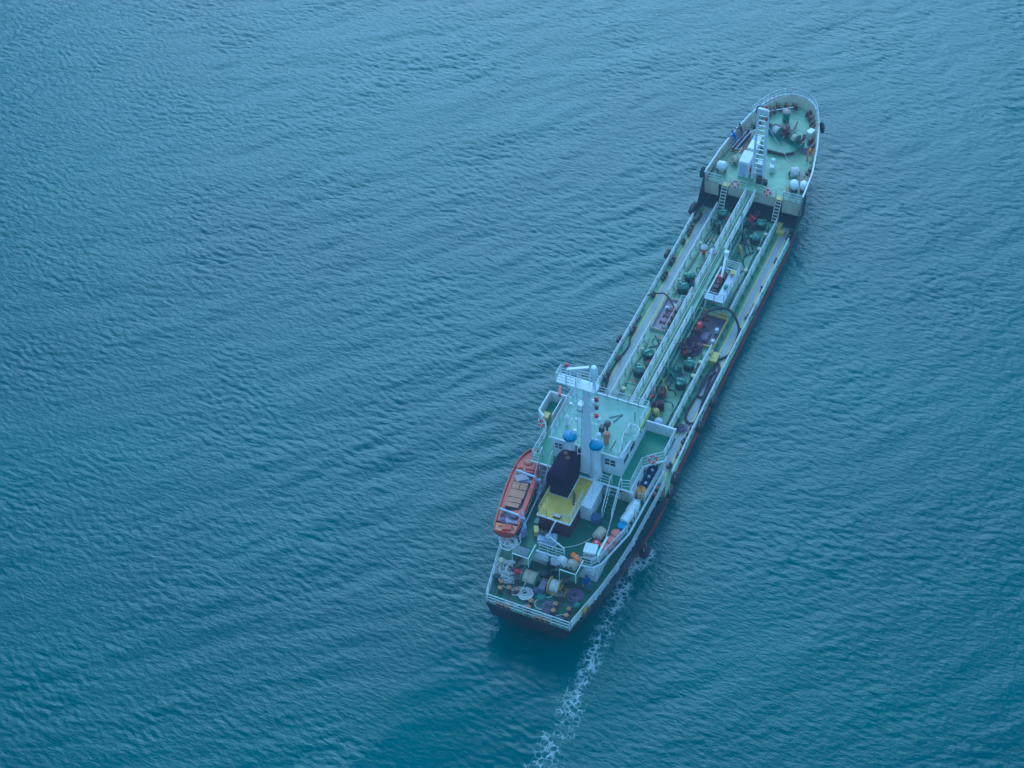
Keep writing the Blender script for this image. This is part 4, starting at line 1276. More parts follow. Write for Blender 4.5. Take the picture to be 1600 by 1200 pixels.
# ---- main mast
mm = MB()
mz = [(BR_, 0.52, 0.45), (9.0, 0.44, 0.4), (12.5, 0.29, 0.3), (16.9, 0.17, 0.22)]
vs = []
for z, hy, hx in mz:
    vs += [(12.25 - hx, 0.08 - hy, z), (12.25 + hx * 0.4, 0.08 - hy, z), (12.25 + hx * 0.4, 0.08 + hy, z), (12.25 - hx, 0.08 + hy, z)]
fs = [(3, 2, 1, 0), (12, 13, 14, 15)]
for i in range(3):
    for j in range(4):
        fs.append((4 * i + j, 4 * i + (j + 1) % 4, 4 * i + 4 + (j + 1) % 4, 4 * i + 4 + j))
mm.add(vs, fs)
mast = mm.build('main_mast', MASTW, ship, bevel=0.04)
b = MB(); b.tube([(11.68, 0.52, BR_ + 0.5), (11.95, 0.28, 16.9)], 0.022, 5); b.build('mast_cable', STEEL, mast)
b = MB(); b.span((11.9, -0.75, 16.9), (12.9, 2.6, 17.0)); b.build('mast_platform', MASTW, mast)
railing([(11.95, 0.9, 17.0), (11.95, 2.55, 17.0), (12.85, 2.55, 17.0), (12.85, -0.7, 17.0), (11.95, -0.7, 17.0)], 0.95, 3, 0.8, parent=mast, r=0.05, mat=MASTW)
b = MB(); b.tube([(12.3, 0.25, 15.2), (12.3, 2.2, 16.9)], 0.06, 6); b.tube([(12.3, 0.0, 15.8), (12.3, -0.7, 16.9)], 0.05, 6)
for k in range(9):
    b.tube([(11.78, 0.3, 9.5 + k * 0.8), (11.78, 0.75, 9.5 + k * 0.8)], 0.03, 5)
b.build('mast_brace', MASTW, mast, split=True)
b = MB(); b.tube([(11.78, 0.75, BR_ + 1), (11.78, 0.72, 16.8)], 0.035, 5); b.tube([(12.9, 0.08, BR_ + 2.5), (12.5, 0.08, 16.8)], 0.05, 5); b.tube([(12.3, -0.45, 10), (12.3, -0.5, 16.8)], 0.03, 5); b.build('mast_pole', MASTW, mast, split=True)
b = MB(); b.lathe([(0.12, 0), (0.12, 1.2), (0.3, 1.25), (0.34, 1.8), (0.2, 2.2), (0.02, 2.25)], (12.5, -0.38, 17.0), 14); b.build('radar_dome', MASTW, mast, smooth=True)
b = MB(); b.tube([(12.6, 1.0, 17.0), (12.6, 1.0, 18.3)], 0.06, 6); b.box((12.6, 1.0, 18.4), (0.22, 1.7, 0.16), 0.5); b.build('radar_scanner', MASTW, mast)
b = MB(); b.tube([(12.5, 1.9, 17.0), (12.5, 1.9, 18.35)], 0.05, 6); b.build('lamp_stalk', MASTW, mast)
b = MB(); b.lathe([(0.03, -0.16), (0.17, -0.1), (0.19, 0), (0.17, 0.1), (0.03, 0.16)], (12.5, 1.9, 18.5), 12); b.build('mast_lamp', LAMPR, mast, smooth=True)
for i, (z, m_) in enumerate(((16.0, LAMPR), (15.1, STEEL), (14.15, RED))):
    b = MB(); b.lathe([(0.03, -0.2), (0.17, -0.14), (0.17, 0.14), (0.03, 0.2)], (12.2, -0.72, z), 12); b.build('signal_lamp', m_, mast, smooth=True)
    MB().tube([(12.2, -0.2, z - 0.2), (12.2, -0.72, z - 0.2)], 0.035, 5).build('lamp_arm', MASTW, mast)
b = MB()
b.lathe([(0.42, 0), (0.34, 0.12), (0.1, 0.2)], (11.9, -0.3, 15.1), 16, axis='X')
for z, y in ((13.2, 1.15), (14.3, 1.05), (15.2, 0.95)):
    b.tube([(12.2, 0.2, z), (12.2, y, z), (12.2, y, z + 0.9)], 0.035, 5)
b.build('antenna', MASTW, mast, smooth=True, split=True)
b = MB(); b.tube([(12.2, 0.1, 16.8), (18.2, -1.2, RF + 0.9)], 0.014, 4); b.tube([(12.2, 0.2, 16.8), (17.8, 3.4, RF + 0.9)], 0.014, 4); b.tube([(12.2, 0.1, 16.9), (55.4, 0.1, 12.8)], 0.010, 4); b.build('rigging', STEEL, mast, split=True)
b = MB()
for z, w in ((10.6, 1.2), (12.0, 1.0), (13.6, 1.5)):
    b.tube([(12.35, -0.1, z), (12.35, w, z), (12.35, w, z + 0.7)], 0.04, 5); b.tube([(12.35, w * 0.5, z), (12.35, 0.2, z - 0.6)], 0.03, 5); b.box((12.35, w, z + 0.8), (0.2, 0.24, 0.22))
for z in (11.2, 13.0):
    b.tube([(12.3, 0, z), (12.3, -0.85, z), (12.3, -0.85, z + 0.5)], 0.04, 5); b.lathe([(0.16, 0), (0.2, 0.2), (0.05, 0.35)], (12.3, -0.85, z + 0.5), 10)
b.build('lamp_bracket', MASTW, mast, smooth=True, split=True)
for y in (1.4, 2.1):
    b = MB(); b.tube([(13.6, y, RF), (13.6, y, RF + 1.5)], 0.03, 5); b.tube([(13.3, y, RF + 1.4), (13.9, y, RF + 1.4)], 0.025, 5); b.build('aerial', MASTW, ship)
# monkey island fittings
b = MB(); b.lathe([(0.22, 0), (0.20, 0.7), (0.3, 0.75), (0.32, 1.0), (0.2, 1.2), (0.02, 1.25)], (13.6, -1.0, RF), 14); b.build('compass_binnacle', TAN, ship, smooth=True)
b = MB(); b.lathe([(0.1, 0), (0.1, 0.5)], (14.85, -0.55, RF), 8); b.lathe([(0.1, -0.22), (0.27, -0.1), (0.27, 0.22)], (14.85, -0.55, RF + 0.72), 14, axis='X'); b.box((14.7, -0.15, RF + 0.25), (0.4, 0.35, 0.5)); b.build('searchlight', STEEL, ship, smooth=True)
b = MB(); b.tube([(16.8, -2.2, RF), (16.6, -2.25, RF + 1.1)], 0.04, 5); b.tube([(13.0, -1.6, RF), (13.4, -1.9, RF + 0.8)], 0.04, 5); b.tube([(15.9, -0.7, RF + 0.05), (16.9, -1.1, RF + 0.05), (16.2, -0.2, RF + 0.05)], 0.035, 5); b.build('whip_aerial', STEEL, ship, split=True)
b = MB(); b.lathe([(0.2, 0), (0.2, 0.35), (0.05, 0.45)], (17.2, 1.6, RF), 12); b.box((16.4, 2.4, RF + 0.25), (0.6, 0.5, 0.5)); b.lathe([(0.15, 0), (0.15, 0.9), (0.22, 0.95), (0.05, 1.2)], (14.2, 2.7, RF), 10); b.build('roof_fitting', WHITE, ship, smooth=True, split=True)

# ---- engine casing and funnel
cs = MB().span((6.75, -0.62, BD), (11.96, 1.95, 6.93)).build('engine_casing', MAROON, ship)
MB().span((6.6, -0.72, 6.93), (11.96, 2.05, 7.0)).build('casing_top', CASING, ship)
b = MB(); b.span((6.55, -0.78, 6.9), (6.62, 2.1, 7.04)); b.span((6.62, -0.79, 6.9), (11.95, -0.72, 7.04)); b.span((6.62, 2.05, 6.9), (11.95, 2.1, 7.04)); b.build('casing_edge', WHITE, ship, split=True)
fn = MB()
base = [(9.05, 2.15), (9.05, 0.52), (11.95, 0.52)]
def ring(x0, x1, y0, y1, z, rake=0.0, rr=0.75):
    p = [(x0, y1), (x0, y0)]
    cy = (y0 + y1) / 2; ry = (y1 - y0) / 2
    for k in range(9):
        a = -math.pi / 2 + math.pi * k / 8
        p.append((x1 - rr + rr * math.cos(a), cy + ry * math.sin(a)))
    return [(x, y, z + rake * (x - x0)) for x, y in p]
rs = [ring(9.0, 12.05, 0.46, 2.28, 7.0), ring(9.0, 12.1, 0.44, 2.30, 8.6), ring(9.06, 12.08, 0.47, 2.27, 9.1), ring(9.16, 12.0, 0.57, 2.17, 9.4), ring(9.36, 11.8, 0.80, 1.94, 9.56), ring(9.8, 11.4, 1.15, 1.6, 9.62)]
r0 = rs[0]
n = len(r0)
vs = sum(rs, [])
fs = [tuple(range(n - 1, -1, -1)), tuple(5 * n + k for k in range(n))]
for i in range(5):
    for j in range(n):
        fs.append((i * n + j, i * n + (j + 1) % n, (i + 1) * n + (j + 1) % n, (i + 1) * n + j))
fn.add(vs, fs)
fo = fn.build('funnel', BLACK, ship, smooth=True)
b = MB(); b.tube([(x, y, 7.05) for x, y, z in ring(9.0, 12.05, 0.47, 2.23, 0)], 0.085, 6, closed=True); b.build('funnel_coaming', WHITE, ship, smooth=True)
for x in (10.9, 11.3):
    b = MB(); b.lathe([(0.2, 0), (0.2, 0.18), (0.15, 0.19)], (x, 1.3 + (x - 11) * 0.8, 9.52), 12); b.build('exhaust_pipe', RUSTY, fo, smooth=True)
railing([(9.3, 1.98, 7.0), (6.7, 1.98, 7.0), (6.7, 1.3, 7.0)], 0.95, 4, 0.7, mat=YELLOW)
railing([(6.7, -0.1, 7.0), (6.7, -0.66, 7.0), (9.6, -0.66, 7.0)], 0.95, 4, 0.7, mat=CREAM)
b = MB(); b.tube([(9.9, 0.35, 7.0), (8.9, -0.25, 7.9)], 0.05, 5); b.box((9.0, -0.1, 7.2), (1.1, 0.16, 0.1), 0.3); b.build('casing_fitting', STEEL, ship)
MB().box((6.95, 0.5, 7.12), (0.35, 0.6, 0.2)).build('casing_vent', GLASS, ship)
wr = MB().add([(8.75, -0.80, 7.12), (8.75, -1.65, 6.95), (11.4, -1.65, 7.02), (11.4, -0.80, 7.18), (8.75, -0.80, 7.02), (8.75, -1.65, 6.85), (11.4, -1.65, 6.92), (11.4, -0.80, 7.08)],
              [(0, 1, 2, 3), (7, 6, 5, 4), (0, 4, 5, 1), (1, 5, 6, 2), (2, 6, 7, 3), (3, 7, 4, 0)]).build('side_roof', WHITE, ship)
MB().span((9.0, -1.55, BD), (11.4, -0.64, 6.84)).build('side_trunk', WHITE, ship)
b = MB(); b.tube([(8.8, -0.85, 7.14), (11.3, -1.6, 7.06)], 0.02, 4); b.tube([(8.8, -1.6, 7.0), (11.3, -0.85, 7.19)], 0.02, 4); b.build('roof_seam', WHITE, wr)
b = MB(); b.lathe([(0.18, 0), (0.18, 0.7), (0.1, 0.8)], (7.5, 2.3, BD), 10); b.build('fire_bottle', RED, ship, smooth=True)
MB().box((6.9, 2.25, BD + 0.35), (0.6, 0.4, 0.7)).build('grey_locker', MACH, ship, bevel=0.03)
MB().box((6.2, 2.0, BD + 0.28), (0.75, 0.4, 0.56), 0.5).build('yellow_chest', YELLOW, ship, bevel=0.03)
# stores derrick on the boat deck aft
dk = MB().box((5.75, 0.85, BD + 0.3), (0.9, 1.5, 0.6), 0.2).lathe([(0.3, 0.6), (0.25, 1.0), (0.12, 1.1)], (5.6, 0.7, BD), 12).build('stores_derrick', PALEBL, ship, bevel=0.03)
b = MB(); b.tube([(5.6, 0.7, BD + 1.0), (5.75, 0.1, 8.0)], 0.07, 7); b.tube([(5.6, 0.7, BD + 1.0), (5.0, -0.9, BD + 0.9)], 0.05, 6); b.build('derrick_boom', WHITE, dk)
b = MB(); b.lathe([(0.26, -0.3), (0.2, -0.2), (0.2, 0.2), (0.26, 0.3)], (5.9, 1.3, BD + 0.75), 12, axis='Y'); b.build('derrick_winch', STEEL, dk, smooth=True)
b = MB(); b.tube([(5.2, 0.2, BD + 0.05), (5.3, -0.3, BD + 0.9), (4.9, -1.0, BD + 0.9)], 0.05, 6); b.build('derrick_stay', WHITE, dk)
# lifeboat davits
for x, yy in ((9.9, 3.1), (5.75, 2.7)):
    d = MB(); d.tube([(x, yy, BD), (x, yy + 0.1, 6.6), (x, yy + 0.6, 7.25), (x + 0.1, yy + 2.3, 7.2)], 0.13, 7, r2=0.09); d.tube([(x, yy + 0.1, 6.5), (x - 0.7, yy + 0.3, BD)], 0.08, 6)
    o = d.build('davit', PALEBL, ship, smooth=True)
    b = MB(); b.lathe([(0.22, -0.12), (0.22, 0.12)], (x, yy + 0.2, 6.9), 12, axis='X'); b.box((x - 0.25, yy + 0.1, BD + 0.5), (0.5, 0.4, 0.7)); b.build('davit_block', paint('davit_violet', (0.22, 0.20, 0.33), 0.5, 0.2), o, smooth=True)
b = MB(); b.tube([(5.0, 2.95, BD + 0.6), (12.2, 3.25, BD + 1.0)], 0.06, 6); b.tube([(9.3, 3.15, BD + 0.02), (12.9, 4.0, BD + 0.02)], 0.05, 5); b.tube([(6.4, 3.3, 7.2), (5.75, 2.8, 6.8), (5.2, 2.95, BD)], 0.06, 6); b.build('davit_track', PALEBL, ship, split=True)

# ================================================================== loose things on the ship
# ---- lifeboat on the port side
def lifeboat():
    rt = thing('lifeboat', (8.6, 4.62, 5.5), 'orange open lifeboat with tan cover boards hung on davits over the port side', 'lifeboat', rz=R(9))
    L = 9.0
    st = [(-4.35, 0.86, 0.25), (-3.6, 0.95, 0.1), (-2, 1.04, 0), (0, 1.10, 0), (1.8, 1.06, 0), (3.0, 0.88, 0.05), (3.8, 0.6, 0.15), (4.3, 0.3, 0.3), (4.5, 0.04, 0.5)]
    b = MB(); vs = []
    for x, w, zk in st:
        vs += [(x, 0.0, zk), (x, w * 0.6, zk + 0.12), (x, w * 0.95, zk + 0.55), (x, w, 1.0 + 0.12 * max(0, x - 2) / 2.5)]
    n = len(st); k = len(vs)
    fs = [(4 * i + j, 4 * (i + 1) + j, 4 * (i + 1) + j + 1, 4 * i + j + 1) for i in range(n - 1) for j in range(3)]
    b.add(vs, fs); b.add([(x, -y, z) for x, y, z in vs], fs)
    b.add([vs[0], vs[1], vs[2], vs[3]] + [(x, -y, z) for x, y, z in vs[1:4]], [(0, 1, 2, 3, 6, 5, 4)])
    b.build('hull', ORANGE, rt, smooth=True)
    g = MB()
    loop = [(x, w, 1.0 + 0.12 * max(0, x - 2) / 2.5) for x, w, _ in st] + [(x, -w, 1.0 + 0.12 * max(0, x - 2) / 2.5) for x, w, _ in reversed(st)]
    g.tube(loop, 0.075, 6, closed=True); g.build('gunwale', ORANGE, rt, smooth=True)
    # floor and decks
    b = MB(); b.prism([(x, w * 0.93) for x, w, _ in st[:-1]] + [(x, -w * 0.93) for x, w, _ in reversed(st[:-1])], 0.52, 0.6); b.build('inner_floor', PIT, rt)
    b = MB(); b.prism([(2.45, 0.9), (3.0, 0.82), (3.8, 0.55), (4.35, 0.2), (4.35, -0.2), (3.8, -0.55), (3.0, -0.82), (2.45, -0.9)], 0.92, 1.0); b.build('foredeck', ORANGE, rt)
    b = MB(); b.torus((3.2, 0, 1.03), 0.36, 0.05, n=20, m=6); b.build('hatch_ring', ORANGE, rt, smooth=True)
    MB().lathe([(0.34, 0), (0.3, 0.1), (0.02, 0.14)], (3.2, 0, 0.99), 18).build('hatch_cover', TAN, rt, smooth=True)
    for s in (1, -1):
        b = MB(); b.prism([(-3.3, s * 0.72), (-3.3, s * 0.98), (2.4, s * 1.0), (2.4, s * 0.78)], 0.8, 0.93); b.build('side_bench', ORANGE, rt)
    b = MB(); b.box((2.3, 0, 0.86), (0.24, 1.7, 0.12)); b.build('thwart', ORANGE, rt)
    # cover boards, one by one
    me = {}
    for x, y, sx, sy in ((0.55, 0.36, 0.74, 0.62), (0.55, -0.3, 0.74, 0.62), (-0.28, 0.05, 0.80, 1.3), (-0.98, 0.12, 0.5, 1.25), (-1.5, 0.15, 0.45, 1.2)):
        k = (sx, sy)
        if k not in me:
            o = MB().box((0, 0, 0), (sx, sy, 0.06)).build('cover_board', TAN, rt, bevel=0.015); me[k] = o.data; o.location = (x, y, 0.97); o.rotation_euler.z = random.uniform(-.03, .03)
        else:
            link('cover_board', me[k], rt, (x, y, 0.97), random.uniform(-.03, .03))
    b = MB(); b.prism([(-1.9, -0.5), (-1.2, -0.98), (-2.2, -0.98), (-2.35, -0.2), (-2.1, 0.2)], 0.84, 0.9); b.build('orange_cloth', ORANGE, rt)
    for x in (-3.1, 1.25):
        MB().box((x, 0, 0.86), (0.3, 1.8, 0.1)).build('thwart', paint('thwart_mauve', (0.30, 0.26, 0.34), 0.7, 0.15), rt)
    b = MB(); b.prism([(-4.3, 0.8), (-4.3, -0.8), (-3.55, -0.88), (-3.55, 0.88)], 0.9, 0.98); b.build('sternsheets', paint('stern_tan', (0.46, 0.22, 0.12), 0.7, 0.15), rt)
    b = MB(); b.box((-3.95, -0.1, 1.08), (0.5, 0.7, 0.22), 0.2); b.tube([(-4.1, 0.2, 1.1), (-3.7, -0.5, 1.15), (-4.0, -0.7, 1.1)], 0.07, 6); b.build('engine_box', ORANGE, rt)
    b = MB(); b.box((1.45, 0.1, 0.95), (0.7, 1.1, 0.2), 0.5); b.build('folded_tarp', paint('tarp_greymauve', (0.34, 0.28, 0.32), 0.8, 0.2), rt)
    b = MB()
    for x in (-3.4, 1.9):
        b.tube([(x, 0, 0.6), (x, 0, 1.45)], 0.05, 6); b.torus((x, 0, 1.5), 0.1, 0.03, (R(90), 0, 0), 10, 5)
    b.build('lifting_hook', WHITE, rt, smooth=True)
    for y, a in ((0.62, 0.03), (0.74, -0.02)):
        b = MB(); b.tube([(-2.6, y, 0.98), (1.9, y + a, 1.0)], 0.035, 6); b.box((2.15, y + a, 1.0), (0.6, 0.14, 0.03)); b.build('oar', TAN, rt)
    for x, y, r, m_ in ((-2.6, -0.3, 0.3, PIT), (-3.2, 0.45, 0.24, ROPEP), (1.75, -0.5, 0.26, CO_DK), (-3.75, 0.5, 0.2, CO_OR), (2.0, 0.45, 0.2, ROPE)):
        b = MB(); b.lathe([(r * 0.7, 0), (r, r * 0.35), (r * 0.8, r * 0.8), (r * 0.2, r)], (x, y, 0.9), 10); b.build('kit_bag', m_, rt, smooth=True)
    b = MB()
    for s in (1, -1):
        pts = []
        for i in range(9):
            x = -3.8 + i * 0.85
            pts += [(x, s * (np.interp(x, [q[0] for q in st], [q[1] for q in st]) + 0.1), 0.95), (x + 0.42, s * (np.interp(x + 0.42, [q[0] for q in st], [q[1] for q in st]) + 0.12), 0.72)]
        b.tube(pts, 0.022, 4)
    b.build('grab_rope', ROPE, rt, split=True)
    return rt


lifeboat()

# ---- drums, barrels, liferafts on the boat deck
def drum(mats, loc, label, group, r=0.36, h=0.82, lid=None):
    o = thing('drum', loc, label, 'drum', group)
    MB().lathe([(r * 0.97, 0), (r, 0.03), (r, h * 0.33), (r * 1.04, h * 0.35), (r, h * 0.37), (r, h * 0.64), (r * 1.04, h * 0.66), (r, h * 0.68), (r, h - 0.03), (r * 1.03, h - 0.02), (r * 1.03, h)], n=20).build('barrel_body', mats, o, smooth=True)
    b = MB().lathe([(r * 0.93, h), (r * 0.93, h + 0.012)], n=20); b.lathe([(0.05, h + 0.012), (0.05, h + 0.04)], (r * 0.6, 0, 0), 8)
    b.build('barrel_lid', lid or mats, o)
    return o


g = 'drums standing along the starboard rail'
drum(BLUEPL, (9.0, -4.25, BD), 'bright blue drum between white liferaft canister and red drums', g)
drum(REDPL, (8.1, -4.08, BD), 'red drum next to the blue drum, foremost of three red drums', g)
drum(REDPL, (7.32, -3.98, BD), 'middle one of three red drums at the starboard rail', g)
drum(REDPL, (6.52, -3.85 + 0.1, BD), 'red drum beside the green drum, aftmost of three red drums', g)
drum(GREENPL, (5.85, -3.35 - 0.1, BD), 'green drum at the aft end of the row behind white screen', g, r=0.32)
g2 = 'dark drums beside the deckhouse'
for i, (x, lb) in enumerate(((13.75, 'dark blue drum with white lid label standing just forward of the amber drum'), (14.5, 'dark blue drum with pale lid, second forward from the amber drum'), (15.25, 'dark blue drum with pale lid, second aft from under the lifebuoy'), (15.9, 'dark blue drum directly under the bridge wing lifebuoy, foremost of its row'))):
    q = drum(NAVY, (x, -4.3, BD), lb, g2, r=0.34)
    MB().box((0.05, -0.08, 0.845), (0.26, 0.2, 0.02), 0.3 * i).build('lid_label', WHITE, q)
am = drum(AMBER, (13.0, -4.3, BD), 'amber yellow drum aft of the dark blue drums by the deckhouse corner', g2, r=0.42, h=0.8)
MB().tube([(-0.35, -0.2, 0.84), (0.38, 0.15, 0.84)], 0.07, 6).build('lid_strap', CO_OR, am)
drum(GREYBL, (9.1, -1.95, BD), 'violet-blue drum alone on the green deck aft of white side roof', None, r=0.40, h=0.7)

raft0 = None
for i, (x, y, lb) in enumerate(((11.05, -4.35, 'white liferaft canister in rail cradle, the one nearer the amber drum'), (10.0, -4.3, 'white liferaft canister in rail cradle, the one next to the blue drum'))):
    o = thing('liferaft_canister', (x, y, BD), lb, 'liferaft', 'liferaft canisters at the starboard rail', rz=R(-8))
    prof = [(0.05, -0.62), (0.34, -0.6), (0.40, -0.5), (0.40, -0.2), (0.43, -0.18), (0.43, -0.1), (0.40, -0.08), (0.40, 0.08), (0.43, 0.1), (0.43, 0.18), (0.40, 0.2), (0.40, 0.5), (0.34, 0.6), (0.05, 0.62)]
    MB().lathe(prof, (0, 0, 0.72), 20, axis='X').build('canister', WHITE, o, smooth=True)
    b = MB()
    for s in (-0.3, 0.3):
        b.span((s - 0.04, -0.42, 0), (s + 0.04, 0.42, 0.34))
    b.build('cradle', WHITE, o, split=True)
b = MB()
b.tube([(11.75, -4.7, BD), (11.75, -4.7, BD + 1.0), (11.75, -4.1, BD + 1.0), (11.75, -4.1, BD)], 0.035, 5); b.tube([(11.75, -4.7, BD + 1.0), (10.4, -4.85, BD + 1.0), (10.4, -4.85, BD)], 0.035, 5); b.tube([(11.75, -4.72, BD + 0.5), (10.4, -4.87, BD + 0.5)], 0.03, 5)
b.build('raft_frame', WHITE, ship, split=True)

# rope reels
def reel(loc, rz, mats, label, w=0.8, r=0.5, fl=None, axis='Y'):
    o = thing('rope_reel', loc, label, 'rope reel', 'rope reels about the ship', rz=rz)
    prof = [(0.1, -w / 2)]; k = int(w / 0.1)
    for i in range(k):
        t = -w / 2 + w * (i + 0.5) / k
        prof += [(r * 0.86, t - 0.04), (r * (0.97 + random.uniform(-.03, .03)), t)]
    prof += [(0.1, w / 2)]
    MB().lathe(prof, (0, 0, r + 0.08), 20, axis='Y').build('wound_rope', mats, o)
    b = MB()
    for s in (-1, 1):
        b.tube([(-0.4, s * (w / 2 + 0.08), 0), (0, s * (w / 2 + 0.08), r + 0.1), (0.4, s * (w / 2 + 0.08), 0)], 0.05, 5)
    b.tube([(0, -w / 2 - 0.1, r + 0.08), (0, w / 2 + 0.1, r + 0.08)], 0.05, 6)
    b.build('reel_stand', STEEL, o)
    return o


reel((7.7, -2.85, BD), R(80), ROPE, 'beige rope reel on the boat deck between violet drum and red drums', 0.95, 0.45)
o = reel((4.0, -1.2, BD - 0.02), R(90), ROPEW, 'pale rope reel at the aft rail, beside its twin near the derrick', 0.55, 0.46)
o2 = reel((4.0, -2.05, BD - 0.02), R(90), ROPE, 'beige rope reel at the aft edge, beside the red and white box', 0.5, 0.46)
MB().span((3.4, -2.75, BD - 0.14), (4.62, -0.8, BD - 0.03)).build('reel_platform', DARKDECK, ship)
reel((57.2, -2.95, FD), R(25), ROPEW, 'pale rope reel on the forecastle beside the coiled beige rope', 0.8, 0.5)
reel((57.0, 3.05, FD), R(70), ROPE, 'small beige rope reel beside the pipe rack on the forecastle', 0.5, 0.38)

# white foredeck tanks
def tank(loc, rz, label, r=0.55, L=1.2):
    o = thing('white_tank', loc, label, 'tank', 'white tanks on the forecastle', rz=rz)
    MB().lathe([(0.05, -L / 2 - 0.14), (r * 0.7, -L / 2 - 0.06), (r, -L / 2 + 0.1), (r, L / 2 - 0.1), (r * 0.7, L / 2 + 0.06), (0.05, L / 2 + 0.14)], (0, 0, r + 0.25), 20, axis='X').build('shell', WHITE, o, smooth=True)
    b = MB(); b.span((-0.4, -r * 0.8, 0), (-0.3, r * 0.8, 0.35)); b.span((0.3, -r * 0.8, 0), (0.4, r * 0.8, 0.35)); b.build('cradle', STEEL, o, split=True)
    return o


tank((55.3, 3.85, FD), R(95), 'white tank by the port corner of the forecastle break', 0.46, 0.8)
tank((55.2, -3.55, FD), R(20), 'white tank behind the rail, inner one of the starboard pair', 0.44, 0.8)
tank((55.5, -4.42, FD), R(15), 'white tank against the starboard bulwark, outer one of the pair', 0.38, 0.8)

# white box with red lamp, orange buoy
o = thing('life_jacket_box', (5.85, -2.85, BD), 'white box with two vents at the aft end of the boat deck', 'box', rz=R(8))
MB().box((0, 0, 0.42), (0.95, 1.0, 0.8)).build('chest', WHITE, o, bevel=0.04)
MB().box((0, 0, 0.84), (1.0, 1.04, 0.06)).build('lid', WHITE, o, bevel=0.02)
b = MB(); b.box((-0.49, 0.2, 0.5), (0.03, 0.3, 0.08)); b.box((-0.49, -0.2, 0.5), (0.03, 0.3, 0.08)); b.build('vent_slot', STEEL, o)
o = thing('red_cover', (6.6, -3.0, BD), 'glossy red covered float behind the white box', 'float')
MB().lathe([(0.38, 0), (0.40, 0.5), (0.30, 0.75), (0.05, 0.85)], n=18).build('cover', RED, o, smooth=True)
MB().lathe([(0.1, 0.83), (0.06, 0.92)], n=10).build('knob', WHITE, o)
o = thing('rescue_float', (4.9, -2.0, BD), 'orange-red oblong float lying at the aft edge of boat deck', 'float', rz=R(-30))
MB().lathe([(0.04, -0.55), (0.22, -0.5), (0.27, -0.3), (0.27, 0.3), (0.22, 0.5), (0.04, 0.55)], (0, 0, 0.27), 16, axis='Y').build('shell', CO_OR, o, smooth=True)
MB().torus((0, 0, 0.27), 0.275, 0.03, (R(90), 0, 0), 16, 5).build('grab_line', ROPEW, o, smooth=True)

# ---- lifebuoys
def lifebuoy(loc, rot, label, mats=RED, frame=True):
    o = thing('lifebuoy', loc, label, 'lifebuoy', 'lifebuoys hung on rails')
    o.rotation_euler = rot
    b = MB(); b.torus((0, 0, 0), 0.30, 0.085, n=24, m=8); b.build('ring', mats, o, smooth=True)
    for k in range(4):
        a = R(45 + 90 * k)
        t = MB(); pts = [(0.30 * math.cos(a + d), 0.30 * math.sin(a + d), 0) for d in (-0.16, 0, 0.16)]
        t.tube(pts, 0.092, 8); t.build('white_band', WHITE, o, smooth=True)
    b = MB(); b.tube([(0.40 * math.cos(2 * math.pi * i / 16), 0.40 * math.sin(2 * math.pi * i / 16), 0.02) for i in range(16)], 0.014, 4, closed=True); b.build('grab_line', ROPEW, o)
    if frame:
        b = MB(); b.tube([(-0.42, -0.42, -0.08), (0.42, -0.42, -0.08), (0.42, 0.42, -0.08), (-0.42, 0.42, -0.08)], 0.025, 5, closed=True); b.tube([(-0.42, 0, -0.08), (0.42, 0, -0.08)], 0.02, 4); b.build('rack', WHITE, o)
    return o


face_aft = (0, R(-75), 0)
lifebuoy((53.3, 1.75, FD + 0.55), face_aft, 'red and white lifebuoy on the forecastle break rail, to port of the catwalk')
lifebuoy((53.3, -1.5, FD + 0.55), face_aft, 'red and white lifebuoy on the forecastle break rail, to starboard of the catwalk')
lifebuoy((14.85, -4.55, BR_ + 0.6), (0, R(-60), R(40)), 'red and white lifebuoy on the starboard bridge deck rail above dark drums')
lifebuoy((15.0, 5.35, BR_ + 0.6), (R(-60), 0, R(40)), 'red lifebuoy on the port bridge wing rail over the water')

# ---- fenders and tyres over the side
def fender(loc, rz, label, L=1.0, r=0.28, tilt=0):
    o = thing('fender', loc, label, 'fender', 'black rubber fenders over the side', rz=rz)
    MB().lathe([(0.05, -L / 2), (r * 0.8, -L / 2 + 0.08), (r, -L / 2 + 0.2), (r, L / 2 - 0.2), (r * 0.8, L / 2 - 0.08), (0.05, L / 2)], (0, 0, 0), 14, axis='X').build('bladder', RUBBER, o, smooth=True)
    MB().tube([(0.3, 0, 0.2), (0.3, 0.0, 0.9)], 0.025, 5).tube([(-0.3, 0, 0.2), (-0.3, 0.0, 0.9)], 0.025, 5).build('lanyard', ROPE, o)
    return o


fender((51.4, 5.3, MD + 0.6), 0.05, 'long black fender on the port rail just aft of the forecastle break', 1.6, 0.3)
fender((44.2, 5.2, MD + 0.7), 0.02, 'short black fender on the port rail abreast the red vents', 1.2, 0.24)
fender((31.9, 5.2, MD + 0.6), 0, 'small black fender on the port rail abreast the port hose end', 0.9, 0.2)
fender((28.3, -5.2, MD + 0.1), 0, 'black fender at the starboard deck edge beside the looped hose', 1.3, 0.3)
fender((24.9, -5.2, MD + 0.3), 0, 'black fender at the starboard deck edge aft of the hose bend', 1.2, 0.33)
fender((18.6, -5.3, MD + 0.3), 0.1, 'black fender at the starboard poop step, foremost of two', 1.3, 0.34)
fender((16.9, -5.5, MD + 0.3), 0.05, 'black fender hanging below the poop rail at the step', 1.0, 0.3)
fender((11.1, -5.5, 0.6), 0, 'black fender just above the foaming discharge at the starboard quarter', 1.2, 0.4)
def tyre(loc, rot, label):
    o = thing('tyre_fender', loc, label, 'tyre', 'tyre fenders at the bow'); o.rotation_euler = rot
    MB().torus((0, 0, 0), 0.42, 0.17, n=22, m=8).build('tread', RUBBER, o, smooth=True)
    MB().tube([(0, 0.45, 0), (0, 1.0, 0)], 0.03, 5).build('lanyard', ROPE, o)
    return o


